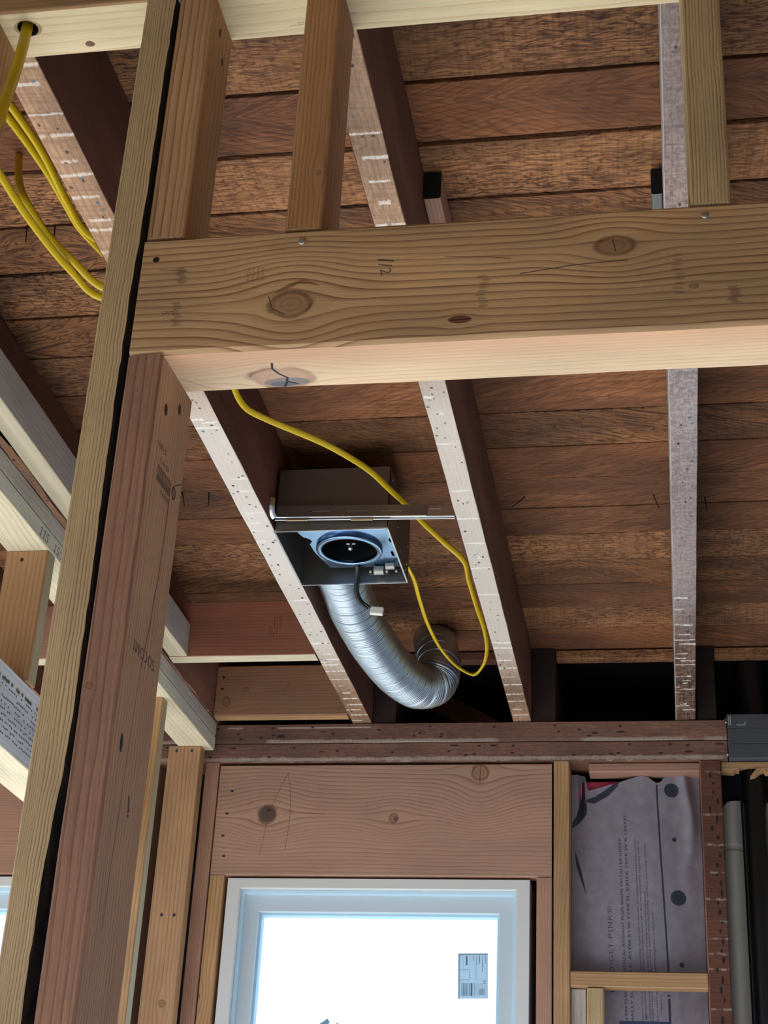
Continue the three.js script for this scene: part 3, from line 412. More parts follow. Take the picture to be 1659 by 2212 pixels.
// ---------------------------------------------------------------- left partition, running away from the camera
const LW = -0.0105; // the partition is not quite square to the joists
const lturn = (spec) => spec;
stick('partition_plate', 'upper plate of the left partition under the dark joist', 'plate', { x: [-1.262, -1.174], y: [1.3545, 1.3912], z: [-3.838, -0.3], axis: 'z', mat: M.grey, ch: 0.003, turn: LW });
const plate2 = woodTex({ w: 2048, h: 64, lx: 3.538, ly: 0.038, base: hex(0xdddccb), late: hex(0xbdb69a), ring: 0.01, wav: 0.01, seed: 131, draw(P) { P.ctx.save(); P.ctx.translate(P.w, 0); P.ctx.scale(-1, 1); P.text('115', 3.538 - 1.245, 0.007, 0.028, 0, '#2e2f30', 0.9, 'serif', 'italic'); P.text('15/16', 3.538 - 1.17, 0.007, 0.026, 0, '#2e2f30', 0.9, 'serif', 'italic'); P.ctx.restore(); } });
stick('partition_plate', 'lower pale green plate of the left partition, pencilled numbers on its side', 'plate', { x: [-1.262, -1.174], y: [1.3165, 1.3535], z: [-3.838, -0.3], axis: 'z', mat: M.pale, faces: { '+x': woodMat(plate2) }, ch: 0.003, turn: LW });
const pstud = (z1, y, label, mat, dx = 0, faces = {}) => stick('partition_stud', label, 'stud', { x: [-1.262 + dx, -1.176 + dx], y, z: [z1 - 0.038, z1], axis: 'y', mat, ch: 0.003, faces });
const nailTop = (seed, lx, dots) => woodMat(woodTex({ w: 1024, h: 200, lx, ly: 0.086, base: hex(0xb48c66), late: hex(0x84593a), ring: 0.011, wav: 0.008, seed, knots: seed === 143 ? [{ x: lx - 0.64, y: 0.055, r: 0.008 }] : [], draw(P) { for (const [d, b] of dots) P.spot(lx - d, b, 0.004, 0.0035, '#17191b', 0.95); } }));
pstud(-2.652, [1.0475, 1.3155], 'short brown cripple stud on the bluish beam of the left partition', M.firTan, 0.007, { '+z': nailTop(141, 0.268, [[0.018, 0.034]]), '+x': M.litPaleEdge });  // right edge coloured pale, with the light from the right in it
pstud(-3.45, [FLOOR, 1.3155], 'tan stud with an edge coloured as lit beside the tall foreground post', M.fir, 0, { '+x': M.litPaleEdge });
pstud(-3.8, [FLOOR, 1.3155], 'last stud of the left partition, against the far wall plate', M.fir, -0.003, { '+z': nailTop(143, 2.4155, [[0.012, 0.022], [0.012, 0.062], [0.43, 0.03], [0.43, 0.062]]) });
const skylitBeamFace = woodTex({ w: 2048, h: 256, lx: 3.0, ly: 0.145, base: hex(0xd6d9da), late: hex(0xb2b5b6), ring: 0.012, wav: 0.01, seed: 151, draw(P) { let s = 3; const r = () => { s = (s * 1664525 + 1013904223) >>> 0; return s / 4294967296; }; for (let k = 0; k < 10; k++) { const y = 0.025 + k * 0.0102; for (let x = 0.5; x < 1.1; x += 0.0085) if (r() < 0.72 - 0.02 * k) P.spot(x, y + (r() - 0.5) * 0.0025, 0.0032 + (k === 9 ? 0.002 : 0), 0.0017 + (k === 9 ? 0.002 : 0), k === 9 ? '#4b4433' : '#34485c', 0.85); } } });
stick('partition_header', 'beam coloured bluish white as skylit, with rows of dark print, low in the left partition', 'header', { x: [-1.266, -1.178], y: [0.9, 1.0465], z: [-3.38, -0.38], axis: 'z', mat: M.pale, faces: { '+x': woodMat(skylitBeamFace) }, ch: 0.003, turn: -0.004 });  // skylight is put into the colour of the right face

// ---------------------------------------------------------------- foreground wall (front face z = -1.3125)
const HF = -1.3125, HB = -1.3905;
const hx0 = -0.5262, hx1 = 1.1, hL = hx1 - hx0;
const headFront = woodTex({ w: 2048, h: 360, lx: 0.82, ly: 0.1443, base: hex(0xcda677), late: hex(0x70492b), ring: 0.0088, wav: 0.007, seed: 161, fiber: 0.14, blotch: 0.16, lateAmt: 0.95,
  knots: [{ x: 0.164, y: 0.0515, r: 0.0145, R: 0.05, ax: 1.5, sx: 1.15 }, { x: 0.489, y: 0.1005, r: 0.0112, R: 0.03, ax: 1.6, sx: 1.5 }, { x: 0.336, y: 0.0225, r: 0.004, R: 0.01, ax: 2 }, { x: 0.563, y: 0.047, r: 0.0028, ax: 1.6 }],
  draw(P) {
    P.spot(0.015, 0.117, 0.0035, 0.0035, '#141110'); P.spot(0.336, 0.0225, 0.012, 0.0045, '#6b3a26', 0.75); P.line([[0.327, 0.022], [0.346, 0.0225]], 0.0012, '#2a1812');
    P.line([[0.395, 0.073], [0.45, 0.08], [0.5, 0.082]], 0.0009, '#2d2d33', 0.9); P.line([[0.486, 0.108], [0.489, 0.093]], 0.0007, '#2a1a10');
    P.line([[0.14, 0.062], [0.145, 0.047], [0.158, 0.04]], 0.0009, '#2f1b10', 0.8); P.line([[0.18, 0.042], [0.186, 0.052]], 0.0009, '#2f1b10', 0.7);
    for (const [x, y, h] of [[0.045, 0.04, 0.03], [0.045, 0.09, 0.02], [0.358, 0.045, 0.04], [0.549, 0.05, 0.05], [0.6, 0.03, 0.02]]) for (let k = 0; k < 9; k++) P.spot(x + (N(k, x * 99, 3) - 0.5) * 0.007, y + h * (k / 9 - 0.2), 0.005, 0.0016, '#4a3a2c', 0.28);
    P.text('SPFS', 0.028, 0.046, 0.007, 0, '#2a211b', 0.7); P.text('2', 0.253, 0.088, 0.015, -1.3, '#20201e', 0.75); P.line([[0.251, 0.1], [0.266, 0.098]], 0.002, '#20201e', 0.7); P.line([[0.252, 0.094], [0.265, 0.092]], 0.0015, '#20201e', 0.6);
    for (let k = 0; k < 4; k++) P.text('HEM FIR', 0.118 + k * 0.005, 0.083, 0.0045, Math.PI / 2, '#3a2d22', 0.55);
    for (let k = 0; k < 7; k++) P.line([[0.146 + k * 0.003, 0.066 + k * 0.0012], [0.158 + k * 0.003, 0.0755 + k * 0.001], [0.178 + k * 0.0022, 0.0775 - k * 0.0008]], 0.0011, '#6b4527', 0.55); P.line([[0.02, 0.104], [0.05, 0.1]], 0.0006, '#3a2618', 0.8); P.line([[0.32, 0.099], [0.36, 0.096], [0.385, 0.092]], 0.0007, '#3a2618', 0.8);
  } });
const headUnder = woodTex({ w: 1700, h: 200, lx: 0.82, ly: 0.078, base: hex(0xdcc09a), late: hex(0xb08a60), ring: 0.0062, wav: 0.008, seed: 171, lateAmt: 0.55, knots: [{ x: 0.147, y: 0.022, r: 0.017, R: 0.04, ax: 1.8, sx: 1.7 }],
  draw(P) {
    const c = P.ctx, g = c.createLinearGradient(0, P.Y(0.078), 0, P.Y(0.03)); g.addColorStop(0, 'rgba(225,150,110,0.45)'); g.addColorStop(1, 'rgba(225,150,110,0)'); c.fillStyle = g; c.fillRect(0, 0, P.w, P.h);
    P.spot(0.147, 0.022, 0.033, 0.018, '#cfa98d', 0.6); P.spot(0.15, 0.014, 0.024, 0.008, '#59606e', 0.55); P.spot(0.145, 0.01, 0.014, 0.005, '#3f4757', 0.5); P.line([[0.142, 0.05], [0.14, 0.04], [0.145, 0.03], [0.152, 0.022], [0.15, 0.015], [0.16, 0.01]], 0.0022, '#17171c'); P.line([[0.15, 0.014], [0.146, 0.006]], 0.0026, '#17171c');
    P.line([[0.04, 0.03], [0.07, 0.006]], 0.0008, '#8d6a4c', 0.7);
  } });
for (const t of [headFront, headUnder]) for (const q of [t.map, t.bt]) { q.wrapS = THREE.MirroredRepeatWrapping; q.repeat.set(hL / 0.82, 1); }
const header = stick('door_header', 'thick knotted foreground beam crossing the frame on top of the left post', 'header', { x: [hx0, hx1], y: [0.8682, 1.0126], z: [HB, HF], axis: 'x', mat: M.fir, faces: { '+z': woodMat(headFront), '-y': woodMat(headUnder) }, ch: 0.004, seg: 30,
  warp: (l, a, b, k, t) => { const w = 0.0007 * (N(l * 20 + k, k * 3, 9) - 0.5); if (t === 0 && (k === 1)) a -= 0.006; if (t === 0 && k === 0) { a -= 0.008; } return [l, a + w, b + w]; } });
for (const [x, y, s] of [[-0.3562, 0.9974, 0.0042], [0.0506, 0.9984, 0.0038]]) { const n = part(header, 'nail', new THREE.LatheGeometry([[0, 0.0009], [s * 0.6, 0.0009], [s, 0.0002], [s, -0.002]].map(([r, h]) => new THREE.Vector2(r, h)), 16).rotateX(Math.PI / 2), M.galv, 'galvanized nail head'); n.position.set(x - header.position.x, y - header.position.y, HF + 0.0004 - header.position.z); }

const plateUnder = woodTex({ w: 2048, h: 160, lx: 1.9, ly: 0.078, base: hex(0xe2cfa4), late: hex(0xc09b66), ring: 0.013, wav: 0.02, seed: 181, lateAmt: 0.6, knots: [{ x: 0.845, y: 0.018, r: 0.004 }], draw(P) {
  P.spot(0.845, 0.017, 0.006, 0.0045, '#6d4a35', 0.9); P.line([[1.1, 0.022], [1.17, 0.03]], 0.002, '#6b6a66', 0.5); P.line([[1.09, 0.018], [1.16, 0.024]], 0.0018, '#55524e', 0.5);
  P.spot(0.7795, 0.0505, 0.017, 0.013, '#8a6a48', 0.6); } });
const topPlate = stick('top_plate', 'pale top plate of the foreground wall, a yellow cable coming through its hole', 'plate', { x: [-1.5, 1.1], y: [1.3543, 1.3912], z: [HB, HF], axis: 'x', mat: M.firTan, faces: { '-y': (() => { for (const q of [plateUnder.map, plateUnder.bt]) { q.wrapS = THREE.MirroredRepeatWrapping; q.repeat.set(2.6 / 1.9, 1); } return woodMat(plateUnder); })() }, ch: 0.0035 });

{ // the bored hole is cut through the plate
  const a = new Brush(topPlate.geometry, topPlate.material), g = new THREE.CylinderGeometry(0.0125, 0.0125, 0.08, 28); const b = new Brush(g, plain(0x2a1a10, 0.9)); b.position.set(-0.7209 - topPlate.position.x, 0.018, -1.3402 - topPlate.position.z); b.updateMatrixWorld();
  const ev = new Evaluator(); ev.useGroups = true; const r = ev.evaluate(a, b, SUBTRACTION); topPlate.geometry = r.geometry; topPlate.material = r.material;
}
// king post with a bark edge on its right front corner
const wane = [[0.2, 0.0105], [0.26, 0.0108], [0.335, 0.0098], [0.384, 0.0082], [0.42, 0.0052], [0.5, 0.0034], [0.6, 0.0046], [0.694, 0.0056], [0.81, 0.0068], [0.9, 0.0072], [0.964, 0.0068], [1.02, 0.005], [1.2, 0.0044], [1.36, 0.0036]];
const waneAt = (y) => { if (y <= wane[0][0]) return wane[0][1]; for (let i = 1; i < wane.length; i++) if (y <= wane[i][0]) return lerp(wane[i - 1][1], wane[i][1], (y - wane[i - 1][0]) / (wane[i][0] - wane[i - 1][0])); return 0.004; };
const bark = woodMat(woodTex({ w: 1024, h: 64, lx: 1.2, ly: 0.04, base: hex(0x3a2a22), late: hex(0x1c1416), ring: 0.006, wav: 0.01, seed: 191, rough: 0.8, dark: hex(0x0a090c), repeat: 0 }), 0xffffff, 0.9, 0.002);
{
  const y0 = -0.6, y1 = 1.354, L = y1 - y0;
  stick('king_stud', 'tall yellowish fine-grained post at left with a dark bark edge', 'post', { x: [-0.5655, -0.5272], y: [y0 - 0.5, y1], z: [HB, HF], axis: 'y', mat: M.edge, faces: { edge1: bark }, seg: 240, ch: 0.002, uv: [0, 0.013],
    warp: (l, a, b, k) => { const y = (y0 - 0.5 + y1) / 2 + l, w = waneAt(y) + 0.0012 * (N(y * 60, 1, 3) - 0.5) + 0.0006 * (N(y * 220, 1, 4) - 0.5); if (k === 1) b = 0.01915 - w; if (k === 2) a = 0.039 - 0.012 - 2.2 * w; if (k === 0 || k === 7 || k === 5 || k === 6) b += 0.0005 * (N(y * 160, k, 12) - 0.5); return [l, a, b]; } });
}
const trimSide = woodTex({ w: 2048, h: 200, lx: 1.0, ly: 0.0975, base: hex(0xb38861), late: hex(0x6d4630), ring: 0.0055, wav: 0.006, seed: 201, draw(P) { // x: 0 at y = -0.132, up; y: 0 far, 0.0975 near
  const u = (y) => y + 0.132, v = (z) => z + 1.41;
  P.spot(u(0.8187), v(-1.3403), 0.0065, 0.0048, '#15110e', 0.95); P.spot(u(0.8398), v(-1.376), 0.0062, 0.004, '#15110e', 0.9); P.spot(u(0.466), v(-1.336), 0.009, 0.0035, '#15110e', 0.95);
  P.text('SOCOMI', u(0.5675), v(-1.393), 0.0155, Math.PI / 2, '#1e1613', 0.9, 'sans-serif', ''); 
  P.ctx.fillStyle = '#2a1b14'; const box = (y0, y1, z0, z1, a) => { P.ctx.globalAlpha = a; P.ctx.fillRect(P.X(u(y0)), P.Y(v(z1)), (y1 - y0) * P.sx, (z1 - z0) * P.sy); P.ctx.globalAlpha = 1; };
  box(0.7385, 0.7555, -1.3785, -1.3385, 0.55); P.text('HEM FIR', u(0.753), v(-1.376), 0.0095, Math.PI / 2, '#a67651', 0.9, 'sans-serif', 'bold'); P.text('KD-HT 2', u(0.7655), v(-1.368), 0.007, Math.PI / 2, '#2a1b14', 0.8, 'sans-serif', 'bold'); P.text('S-GRN', u(0.779), v(-1.355), 0.008, Math.PI / 2, '#2a1b14', 0.75, 'sans-serif', 'bold'); P.text('WWPA', u(0.735), v(-1.377), 0.008, Math.PI / 2, '#2a1b14', 0.8, 'sans-serif', 'bold');
  P.spot(u(0.7485), v(-1.388), 0.0075, 0.006, '#2a1b14', 0.85); P.spot(u(0.7485), v(-1.388), 0.005, 0.0038, '#9a6e4c', 0.7); P.text('31', u(0.7655), v(-1.392), 0.007, Math.PI / 2, '#2a1b14', 0.7);
  P.line([[u(0.737), v(-1.378)], [u(0.65), v(-1.375)], [u(0.6), v(-1.369)], [u(0.55), v(-1.36)]], 0.0016, '#3b2016', 0.9); P.line([[u(0.55), v(-1.36)], [u(0.45), v(-1.353)], [u(0.3), v(-1.345)]], 0.0011, '#3b2016', 0.7); P.line([[u(0.757), v(-1.388)], [u(0.769), v(-1.4075)]], 0.001, '#2a1712', 0.9);
  P.line([[u(0.425), v(-1.37)], [u(0.408), v(-1.372)]], 0.003, '#1d1210', 0.9); P.line([[u(0.413), v(-1.38)], [u(0.41), v(-1.37)]], 0.001, '#c79a6c', 0.9);
} });
const trimFront = woodTex({ w: 1024, h: 100, lx: 1.0, ly: 0.036, base: hex(0xa87c60), late: hex(0x623e2e), ring: 0.007, wav: 0.006, seed: 205, fiber: 0.2, rough: 0.12, dark: hex(0x4a281c), knots: [{ x: 0.645, y: 0.008, r: 0.003 }] });
for (const t of [trimSide, trimFront]) for (const q of [t.map, t.bt]) { q.wrapS = THREE.MirroredRepeatWrapping; q.repeat.set(1.9681, 1); q.offset.set(-0.9681, 0); }
stick('trimmer_stud', 'reddish brown post carrying the left end of the foreground beam, grade stamped', 'post', { x: [-0.5252, -0.4885], y: [FLOOR, 0.8681], z: [-1.41, HF], axis: 'y', mat: M.firRed, faces: { '+x': woodMat(trimSide), '+z': woodMat(trimFront) }, ch: 0.0025, seg: 60, turn: -0.045,
  warp: (l, a, b, k) => [l, a + 0.0004 * (N(l * 60, k, 1) - 0.5), b + 0.0008 * (N(l * 90, k, 2) - 0.5)] });
const stubFace = (seed, o) => woodMat(woodTex({ w: 900, h: 110, lx: 0.341, ly: 0.042, base: hex(o.b), late: hex(o.l), ring: o.ring ?? 0.007, wav: o.wav ?? 0.006, seed, lateAmt: 1, fiber: 0.16, knots: o.k ?? [], bend: o.bend ?? 0, draw: o.draw }));
stick('cripple_stud', 'short stud on the beam next to the tall yellowish post, two nail holes at top', 'stud', { x: [-0.5255, -0.484], y: [1.0135, 1.354], z: [HB, HF], axis: 'y', mat: M.firTan, ch: 0.003, faces: { '+z': stubFace(211, { b: 0xc49a6e, l: 0x7a4e30 }), '+x': stubFace(212, { b: 0xb58a5e, l: 0x946841, wav: 0.012, draw(P) { P.spot(0.312, 0.025, 0.006, 0.0018, '#191512'); P.spot(0.286, 0.0145, 0.005, 0.0018, '#191512'); } }) } });
stick('cripple_stud', 'middle short stud standing on the foreground beam, knot near its foot', 'stud', { x: [-0.376, -0.337], y: [1.0135, 1.354], z: [HB, HF], axis: 'y', mat: M.fir, ch: 0.003, faces: { '+z': stubFace(215, { b: 0xb98858, l: 0x8a5c38, ring: 0.0055, k: [{ x: 0.072, y: 0.034, r: 0.0026, R: 0.01, sx: 2.5 }] }), '+x': stubFace(216, { b: 0x9c7050, l: 0x7d5238, draw(P) { P.line([[0.17, 0.02], [0.2, 0.032]], 0.003, '#4f3a30', 0.7); } }) } });
stick('cripple_stud', 'rightmost short stud on the foreground beam, fine straight yellowish grain', 'stud', { x: [0.0366, 0.0768], y: [1.0135, 1.354], z: [HB, HF], axis: 'y', mat: M.edge, ch: 0.003 });
stick('cripple_stud', 'brown stud cut by the left frame edge beside the bored plate', 'stud', { x: [-0.79, -0.751], y: [FLOOR, 1.354], z: [HB, HF], axis: 'y', mat: M.fir, ch: 0.003, faces: {} });

// ---------------------------------------------------------------- recessed light between the joists
{
  const X0 = -0.7445, X1 = -0.521, Y0 = 1.3795, Y1 = 1.516, Zn = -2.727, Zf = -2.977, cx = (X0 + X1) / 2, cz = (Zn + Zf) / 2;
  const t = thing('recessed_light', 'open metal recessed light housing hung between two joists, duct behind it', 'light housing', [cx, Y0, cz]);
  const x0 = X0 - cx, x1 = X1 - cx, zn = Zn - cz, zf = Zf - cz, H = Y1 - Y0, th = 0.0014;
  const box = M.steelDark, inner = M.steel;
  part(t, 'near_panel', boxAt([x0, x1], [0, H], [zn - th, zn]), box);
  part(t, 'far_panel', boxAt([x0, x1], [0, H], [zf, zf + th]), inner);
  part(t, 'left_panel', boxAt([x0, x0 + th], [0, H], [zf, zn]), inner);
  const rp = part(t, 'right_panel', boxAt([x1 - th, x1], [0, H], [zf, zn]), box);
  for (const [y, z] of [[0.012, -0.09], [0.03, -0.1], [0.072, -0.105], [0.055, 0.02], [0.118, 0.1], [0.02, -0.02]]) { const s = part(rp, 'rivet', new THREE.SphereGeometry(0.0028, 8, 6).scale(0.5, 1, 1), M.steelBright); s.position.set(x1 + 0.0006, y, z); }
  part(t, 'top_panel', boxAt([x0, x1], [H - th, H], [zf, zn]), box);
  part(t, 'edge_flange', mergeGeometries([boxAt([x0 - 0.001, x1 + 0.001], [-0.0015, 0.002], [zn - 0.002, zn + 0.001]), boxAt([x0 - 0.001, x1 + 0.001], [-0.0015, 0.002], [zf - 0.001, zf + 0.002]), boxAt([x0 - 0.001, x0 + 0.002], [-0.0015, 0.002], [zf, zn]), boxAt([x1 - 0.002, x1 + 0.001], [-0.0015, 0.002], [zf, zn])]), M.steelBright, 'bright folded edge');
  // mounting plate with scalloped sides and the round opening
  const py = 0.0285, rx = -0.624 - cx, rz = -2.868 - cz, s = new THREE.Shape(), Lx = x0 + 0.034, Rx = x1 - 0.008, zA = zn - 0.006, zB = zf + 0.018;
  s.moveTo(Lx, -zA); s.lineTo(Rx - 0.03, -zA); s.quadraticCurveTo(Rx - 0.01, -zA, Rx - 0.012, -zA + 0.02); s.absarc(Rx + 0.004, -zA + 0.045, 0.016, -2.6, -4.0, true); s.lineTo(Rx, -zA + 0.075); s.absarc(Rx + 0.006, -zA + 0.105, 0.016, -1.9, -4.4, true); s.lineTo(Rx - 0.004, -zB); s.lineTo(Lx + 0.03, -zB); s.lineTo(Lx + 0.012, -zB - 0.075); s.absarc(Lx - 0.001, -zA + 0.098, 0.017, 0.9, -1.3, true); s.lineTo(Lx - 0.004, -zA + 0.06); s.absarc(Lx - 0.012, -zA + 0.04, 0.018, 0.9, -0.6, true); s.lineTo(Lx, -zA);
  const hole = new THREE.Path(); hole.absarc(rx, -rz, 0.0555, 0, Math.PI * 2, false); s.holes.push(hole);
  for (const [hx, hz, w, d] of [[Lx + 0.028, zA - 0.012, 0.005, 0.016], [Rx - 0.012, zB + 0.06, 0.005, 0.022]]) s.holes.push(new THREE.Path([new THREE.Vector2(hx - w / 2, -hz - d / 2), new THREE.Vector2(hx + w / 2, -hz - d / 2), new THREE.Vector2(hx + w / 2, -hz + d / 2), new THREE.Vector2(hx - w / 2, -hz + d / 2)]));
  part(t, 'mounting_plate', new THREE.ExtrudeGeometry(s, { depth: 0.0012, bevelEnabled: false, curveSegments: 40 }).rotateX(-Math.PI / 2).translate(0, py, 0), M.plateSkyTint);
  part(t, 'collar_ring', new THREE.LatheGeometry([[0.0555, 0.012], [0.0553, -0.0065], [0.0568, -0.0085], [0.0655, -0.0085], [0.0672, -0.006], [0.0672, 0.001]].map(([r, y]) => new THREE.Vector2(r, y)), 64).translate(rx, py, rz), M.plateSkyTint);
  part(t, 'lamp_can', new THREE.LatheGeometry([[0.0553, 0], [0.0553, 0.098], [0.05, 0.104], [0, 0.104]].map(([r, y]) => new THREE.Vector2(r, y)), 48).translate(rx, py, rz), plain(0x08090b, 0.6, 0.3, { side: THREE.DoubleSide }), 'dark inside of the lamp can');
  const bolt = part(t, 'wing_bolt', mergeGeometries([new THREE.SphereGeometry(0.0052, 14, 10).translate(0, 0, 0), new THREE.CylinderGeometry(0.0032, 0.0032, 0.03, 10).translate(0, 0.016, -0.002), new THREE.BoxGeometry(0.018, 0.004, 0.006).translate(0, 0.012, -0.002)]), M.steelBright); bolt.position.set(rx + 0.0, py + 0.004, rz - 0.008);
  part(t, 'cable_clamp', mergeGeometries([new THREE.CylinderGeometry(0.009, 0.009, 0.02, 14).rotateZ(Math.PI / 2).translate(0.055, 0.018, zf + 0.022), new THREE.CylinderGeometry(0.0075, 0.0075, 0.018, 14).rotateZ(Math.PI / 2).translate(0.08, 0.022, zf + 0.034), ...[0.038, 0.072, 0.092].map((x) => new THREE.SphereGeometry(0.0035, 8, 6).translate(x, 0.014, zf + 0.026))]), plain(0xaaa79e, 0.5, 0.5));
  part(t, 'louver_slot', boxAt([0.03, 0.072], [0.0185, 0.0215], [zf + th, zf + 0.004]), M.steelDark);
  part(t, 'wire_lead', mergeGeometries([cableGeo([[0.012, 0.034, zf + 0.05], [0.011, 0.02, zf + 0.026], [0.008, 0.0, zf + 0.012], [0.006, -0.02, zf - 0.0], [0.014, -0.037, zf - 0.012], [0.028, -0.046, zf - 0.022]], 0.0058, 0.004, 40, 8), cableGeo([[0.02, -0.038, zf - 0.012], [0.03, -0.045, zf - 0.018], [0.038, -0.049, zf - 0.022]], 0.0022, 0.002, 12, 6)]), M.blackPlastic, 'black wire lead');
  const plug = part(t, 'connector_plug', new RoundedBoxGeometry(0.027, 0.016, 0.012, 2, 0.002), plain(0xe6e4d4, 0.5), 'white plastic connector'); plug.position.set(0.046, -0.0525, zf - 0.024); plug.rotation.z = -0.1;
}
{ // hanger bars of the housing
  const t = thing('hanger_bar', 'slotted metal hanger bar spanning the joists in front of the light housing', 'hanger bar', [-0.569, 1.396, -2.712]); t.rotation.z = -0.024;
  const slotted = (a, b, y0, y1, slots, d) => { const s = new THREE.Shape([new THREE.Vector2(a, y0), new THREE.Vector2(b, y0), new THREE.Vector2(b, y1), new THREE.Vector2(a, y1)]); for (const [p, q, y] of slots) { const h = new THREE.Path(); h.moveTo(p, y - 0.0016); h.lineTo(q, y - 0.0016); h.absarc(q, y, 0.0016, -Math.PI / 2, Math.PI / 2, false); h.lineTo(p, y + 0.0016); h.absarc(p, y, 0.0016, Math.PI / 2, Math.PI * 1.5, false); s.holes.push(h); } return new THREE.ExtrudeGeometry(s, { depth: d, bevelEnabled: false }); };
  part(t, 'outer_channel', mergeGeometries([slotted(-0.172, 0.125, 0.004, 0.0265, [[-0.108, -0.066, 0.0145], [-0.03, 0.008, 0.0148], [0.035, 0.078, 0.0148]], 0.001), boxAt([-0.172, 0.125], [0.0035, 0.0046], [-0.006, 0.0015]).toNonIndexed()]), M.steel);
  part(t, 'rolled_lip', new THREE.CylinderGeometry(0.0023, 0.0023, 0.297, 12).rotateZ(Math.PI / 2).translate(-0.0235, 0.0022, 0.001), M.steelBright);
  part(t, 'rolled_lip', new THREE.CylinderGeometry(0.0014, 0.0014, 0.352, 10).rotateZ(Math.PI / 2).translate(0.004, -0.0035, 0.0), M.steelBright);
  part(t, 'inner_bar', mergeGeometries([slotted(-0.1, 0.179, 0.0035, 0.0215, [[0.13, 0.15, 0.016]], 0.001).translate(0, 0, -0.002), boxAt([-0.1, 0.179], [0.001, 0.0035], [-0.004, 0.002]).toNonIndexed()]), M.steelBright);
  for (const x of [-0.128, 0.0]) part(t, 'hinge_tab', new RoundedBoxGeometry(0.044, 0.0046, 0.004, 2, 0.001).translate(x, -0.0045, 0.0015), plain(0xc7b690, 0.4, 0.8));
  part(t, 'end_bracket', cableGeo([[-0.1765, 0.036, 0.02], [-0.1765, 0.018, 0.018], [-0.1765, 0.006, 0.01], [-0.172, 0.0, 0.002]], 0.006, 0.0012, 20, 8), M.steelBright);
}
{ // flexible duct: ribbed tube
  const pts = [[-0.684, 1.45, -2.983], [-0.6845, 1.449, -3.06], [-0.6838, 1.444, -3.1203], [-0.6791, 1.425, -3.1944], [-0.6682, 1.408, -3.2719], [-0.6511, 1.395, -3.3912], [-0.6242, 1.386, -3.5086], [-0.5891, 1.388, -3.5907], [-0.5576, 1.41, -3.6244], [-0.5491, 1.45, -3.6349], [-0.5588, 1.5, -3.6681], [-0.5735, 1.55, -3.7198], [-0.585, 1.589, -3.78]];
  const curve = new THREE.CatmullRomCurve3(pts.map((p) => new THREE.Vector3(...p))), Ld = curve.getLength(), segs = 1500, sides = 48, pos = [], uv = [], idx = []; let nrm = new THREE.Vector3(0, 1, 0);
  for (let i = 0; i <= segs; i++) {
    const u = i / segs, p = curve.getPointAt(u), tt = curve.getTangentAt(u); nrm = nrm.clone().addScaledVector(tt, -nrm.dot(tt)).normalize(); const b = tt.clone().cross(nrm);
    for (let j = 0; j <= sides; j++) {
      const a = j / sides * Math.PI * 2, sp = u * Ld + (a / (Math.PI * 2)) * 0.030, g = ((sp / 0.030) % 1 + 1) % 1, r = 0.0535 + 0.0006 * Math.sin(sp / 0.0058 * Math.PI * 2) - 0.0032 * Math.exp(-Math.pow((g - 0.5) / 0.04, 2)) + 0.0014 * (fbm(u * 30, Math.abs(j - sides / 2) * 0.3, 6) - 0.5) - (u < 0.015 ? 0.002 : 0);
      const v = p.clone().addScaledVector(nrm, Math.cos(a) * r).addScaledVector(b, Math.sin(a) * r); pos.push(v.x + 0.64, v.y - 1.33, v.z + 3.3); uv.push(u, j / sides);
    }
  }
  for (let i = 0; i < segs; i++) for (let j = 0; j < sides; j++) { const a = i * (sides + 1) + j, b = a + sides + 1; idx.push(a, b, a + 1, b, b + 1, a + 1); }
  const g = new THREE.BufferGeometry(); g.setAttribute('position', new THREE.Float32BufferAttribute(pos, 3)); g.setAttribute('uv', new THREE.Float32BufferAttribute(uv, 2)); g.setIndex(idx); g.computeVertexNormals();
  const t = thing('flexible_duct', 'silver ribbed flexible duct curving up behind the light housing', 'duct', [-0.64, 1.33, -3.3]);
  const alu = M.alu.clone(); alu.side = THREE.DoubleSide; part(t, 'ribbed_tube', g, alu);
  part(t, 'foil_tape', new THREE.CylinderGeometry(0.0552, 0.0552, 0.02, 40, 1, true).rotateX(Math.PI / 2).translate(-0.044, 0.12, 0.309), (() => { const m = M.alu.clone(); m.side = THREE.DoubleSide; m.roughness = 0.25; return m; })());
}

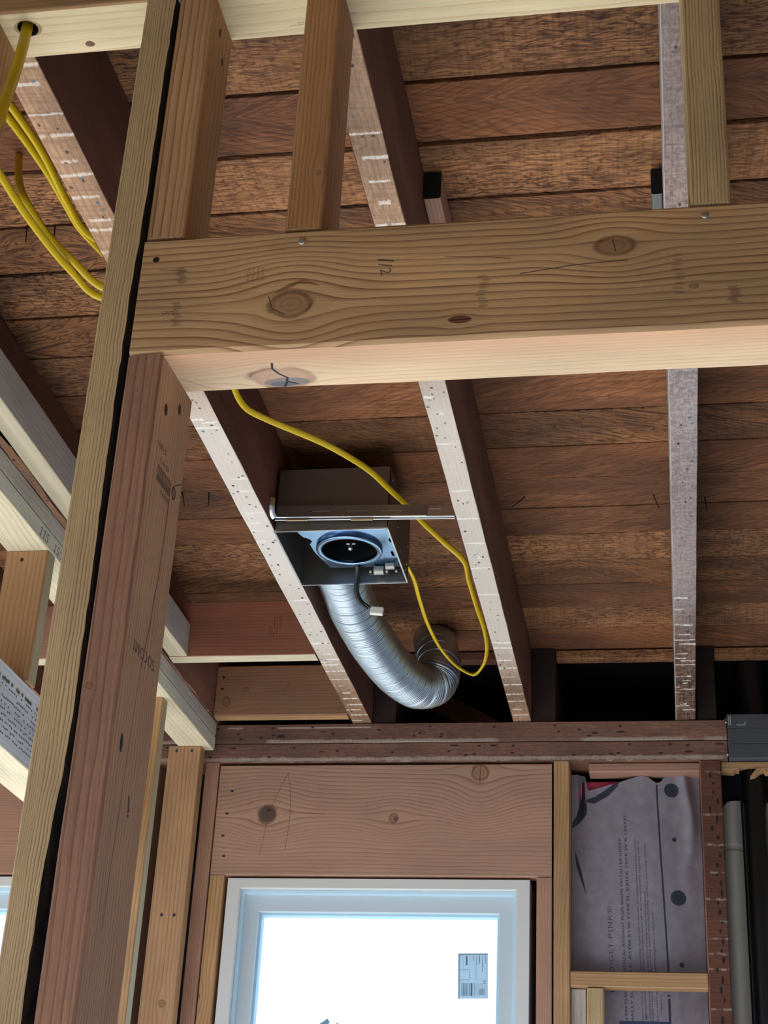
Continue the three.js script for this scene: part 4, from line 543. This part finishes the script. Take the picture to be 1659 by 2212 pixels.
// ---------------------------------------------------------------- yellow cables
const cable = (name, label, pts, group, ra = 0.0058, rb = 0.0034) => { const lo = Math.min(...pts.map((p) => p[1])), o = [pts[0][0], lo, pts[0][2]], m = new THREE.Mesh(cableGeo(pts, ra, rb, 200, 14).translate(-o[0], -o[1], -o[2]), M.yellow); m.name = numbered(name); m.position.set(...o); m.castShadow = m.receiveShadow = true; scene.add(m); return tag(m, label, 'cable', group); };
cable('electrical_cable', 'yellow cable looping down past the metal light housing', [[-0.7137, 1.43, -2.22], [-0.7119, 1.43, -2.3435], [-0.6845, 1.43, -2.3858], [-0.6405, 1.43, -2.4336], [-0.5993, 1.43, -2.4807], [-0.566, 1.43, -2.5299], [-0.5355, 1.435, -2.6], [-0.5109, 1.44, -2.6892], [-0.4873, 1.443, -2.7684], [-0.4687, 1.44, -2.8303], [-0.433, 1.42, -2.8798], [-0.4, 1.4, -2.9178], [-0.3998, 1.4, -3.0111], [-0.399, 1.4, -3.1533], [-0.3965, 1.4, -3.2802], [-0.4031, 1.395, -3.3888], [-0.4232, 1.39, -3.4745], [-0.4505, 1.39, -3.523], [-0.4772, 1.395, -3.4992], [-0.5071, 1.4, -3.3962], [-0.5216, 1.41, -3.2711], [-0.5237, 1.42, -3.1423], [-0.5265, 1.435, -3.07], [-0.545, 1.455, -3.01], [-0.57, 1.47, -2.995]]);
cable('electrical_cable', 'thick yellow cable dropping out of the hole in the pale top plate', [[-0.7225, 1.42, -1.343], [-0.7223, 1.354, -1.3408], [-0.7157, 1.31, -1.3268], [-0.7145, 1.26, -1.3182], [-0.7095, 1.21, -1.3007], [-0.7095, 1.16, -1.2887], [-0.7165, 1.1, -1.2812]], undefined, 0.0066, 0.0046);
cable('electrical_cable', 'yellow cable nearest the old joist, right one of the upper pair at left', [[-0.8372, 1.42, -1.4863], [-0.832, 1.42, -1.5247], [-0.8257, 1.42, -1.5756], [-0.8216, 1.42, -1.6353], [-0.8246, 1.42, -1.7472], [-0.8208, 1.42, -1.8131], [-0.79, 1.44, -1.9]]);
cable('electrical_cable', 'yellow cable on the left of the upper pair at the left edge', [[-0.852, 1.425, -1.5157], [-0.8475, 1.425, -1.5505], [-0.8415, 1.43, -1.6237], [-0.837, 1.432, -1.6892], [-0.8365, 1.434, -1.7684], [-0.836, 1.436, -1.8234], [-0.81, 1.44, -1.94]]);
cable('electrical_cable', 'yellow cable sagging lowest at left, ending behind the tall post', [[-0.8877, 1.4, -1.6038], [-0.8859, 1.4, -1.6533], [-0.8832, 1.4, -1.7312], [-0.8725, 1.4, -1.8318], [-0.8609, 1.4, -1.8952], [-0.8472, 1.39, -1.9195], [-0.8311, 1.385, -1.9309], [-0.78, 1.38, -1.9502]]);
cable('electrical_cable', 'yellow cable coming down from the ceiling boards into the lowest sag at left', [[-0.958, 1.588, -1.83], [-0.9274, 1.5, -1.7899], [-0.9083, 1.46, -1.7813], [-0.8869, 1.43, -1.8231], [-0.8594, 1.412, -1.8722], [-0.8256, 1.388, -1.905], [-0.78, 1.384, -1.93]]);

renderer.render(scene, camera);
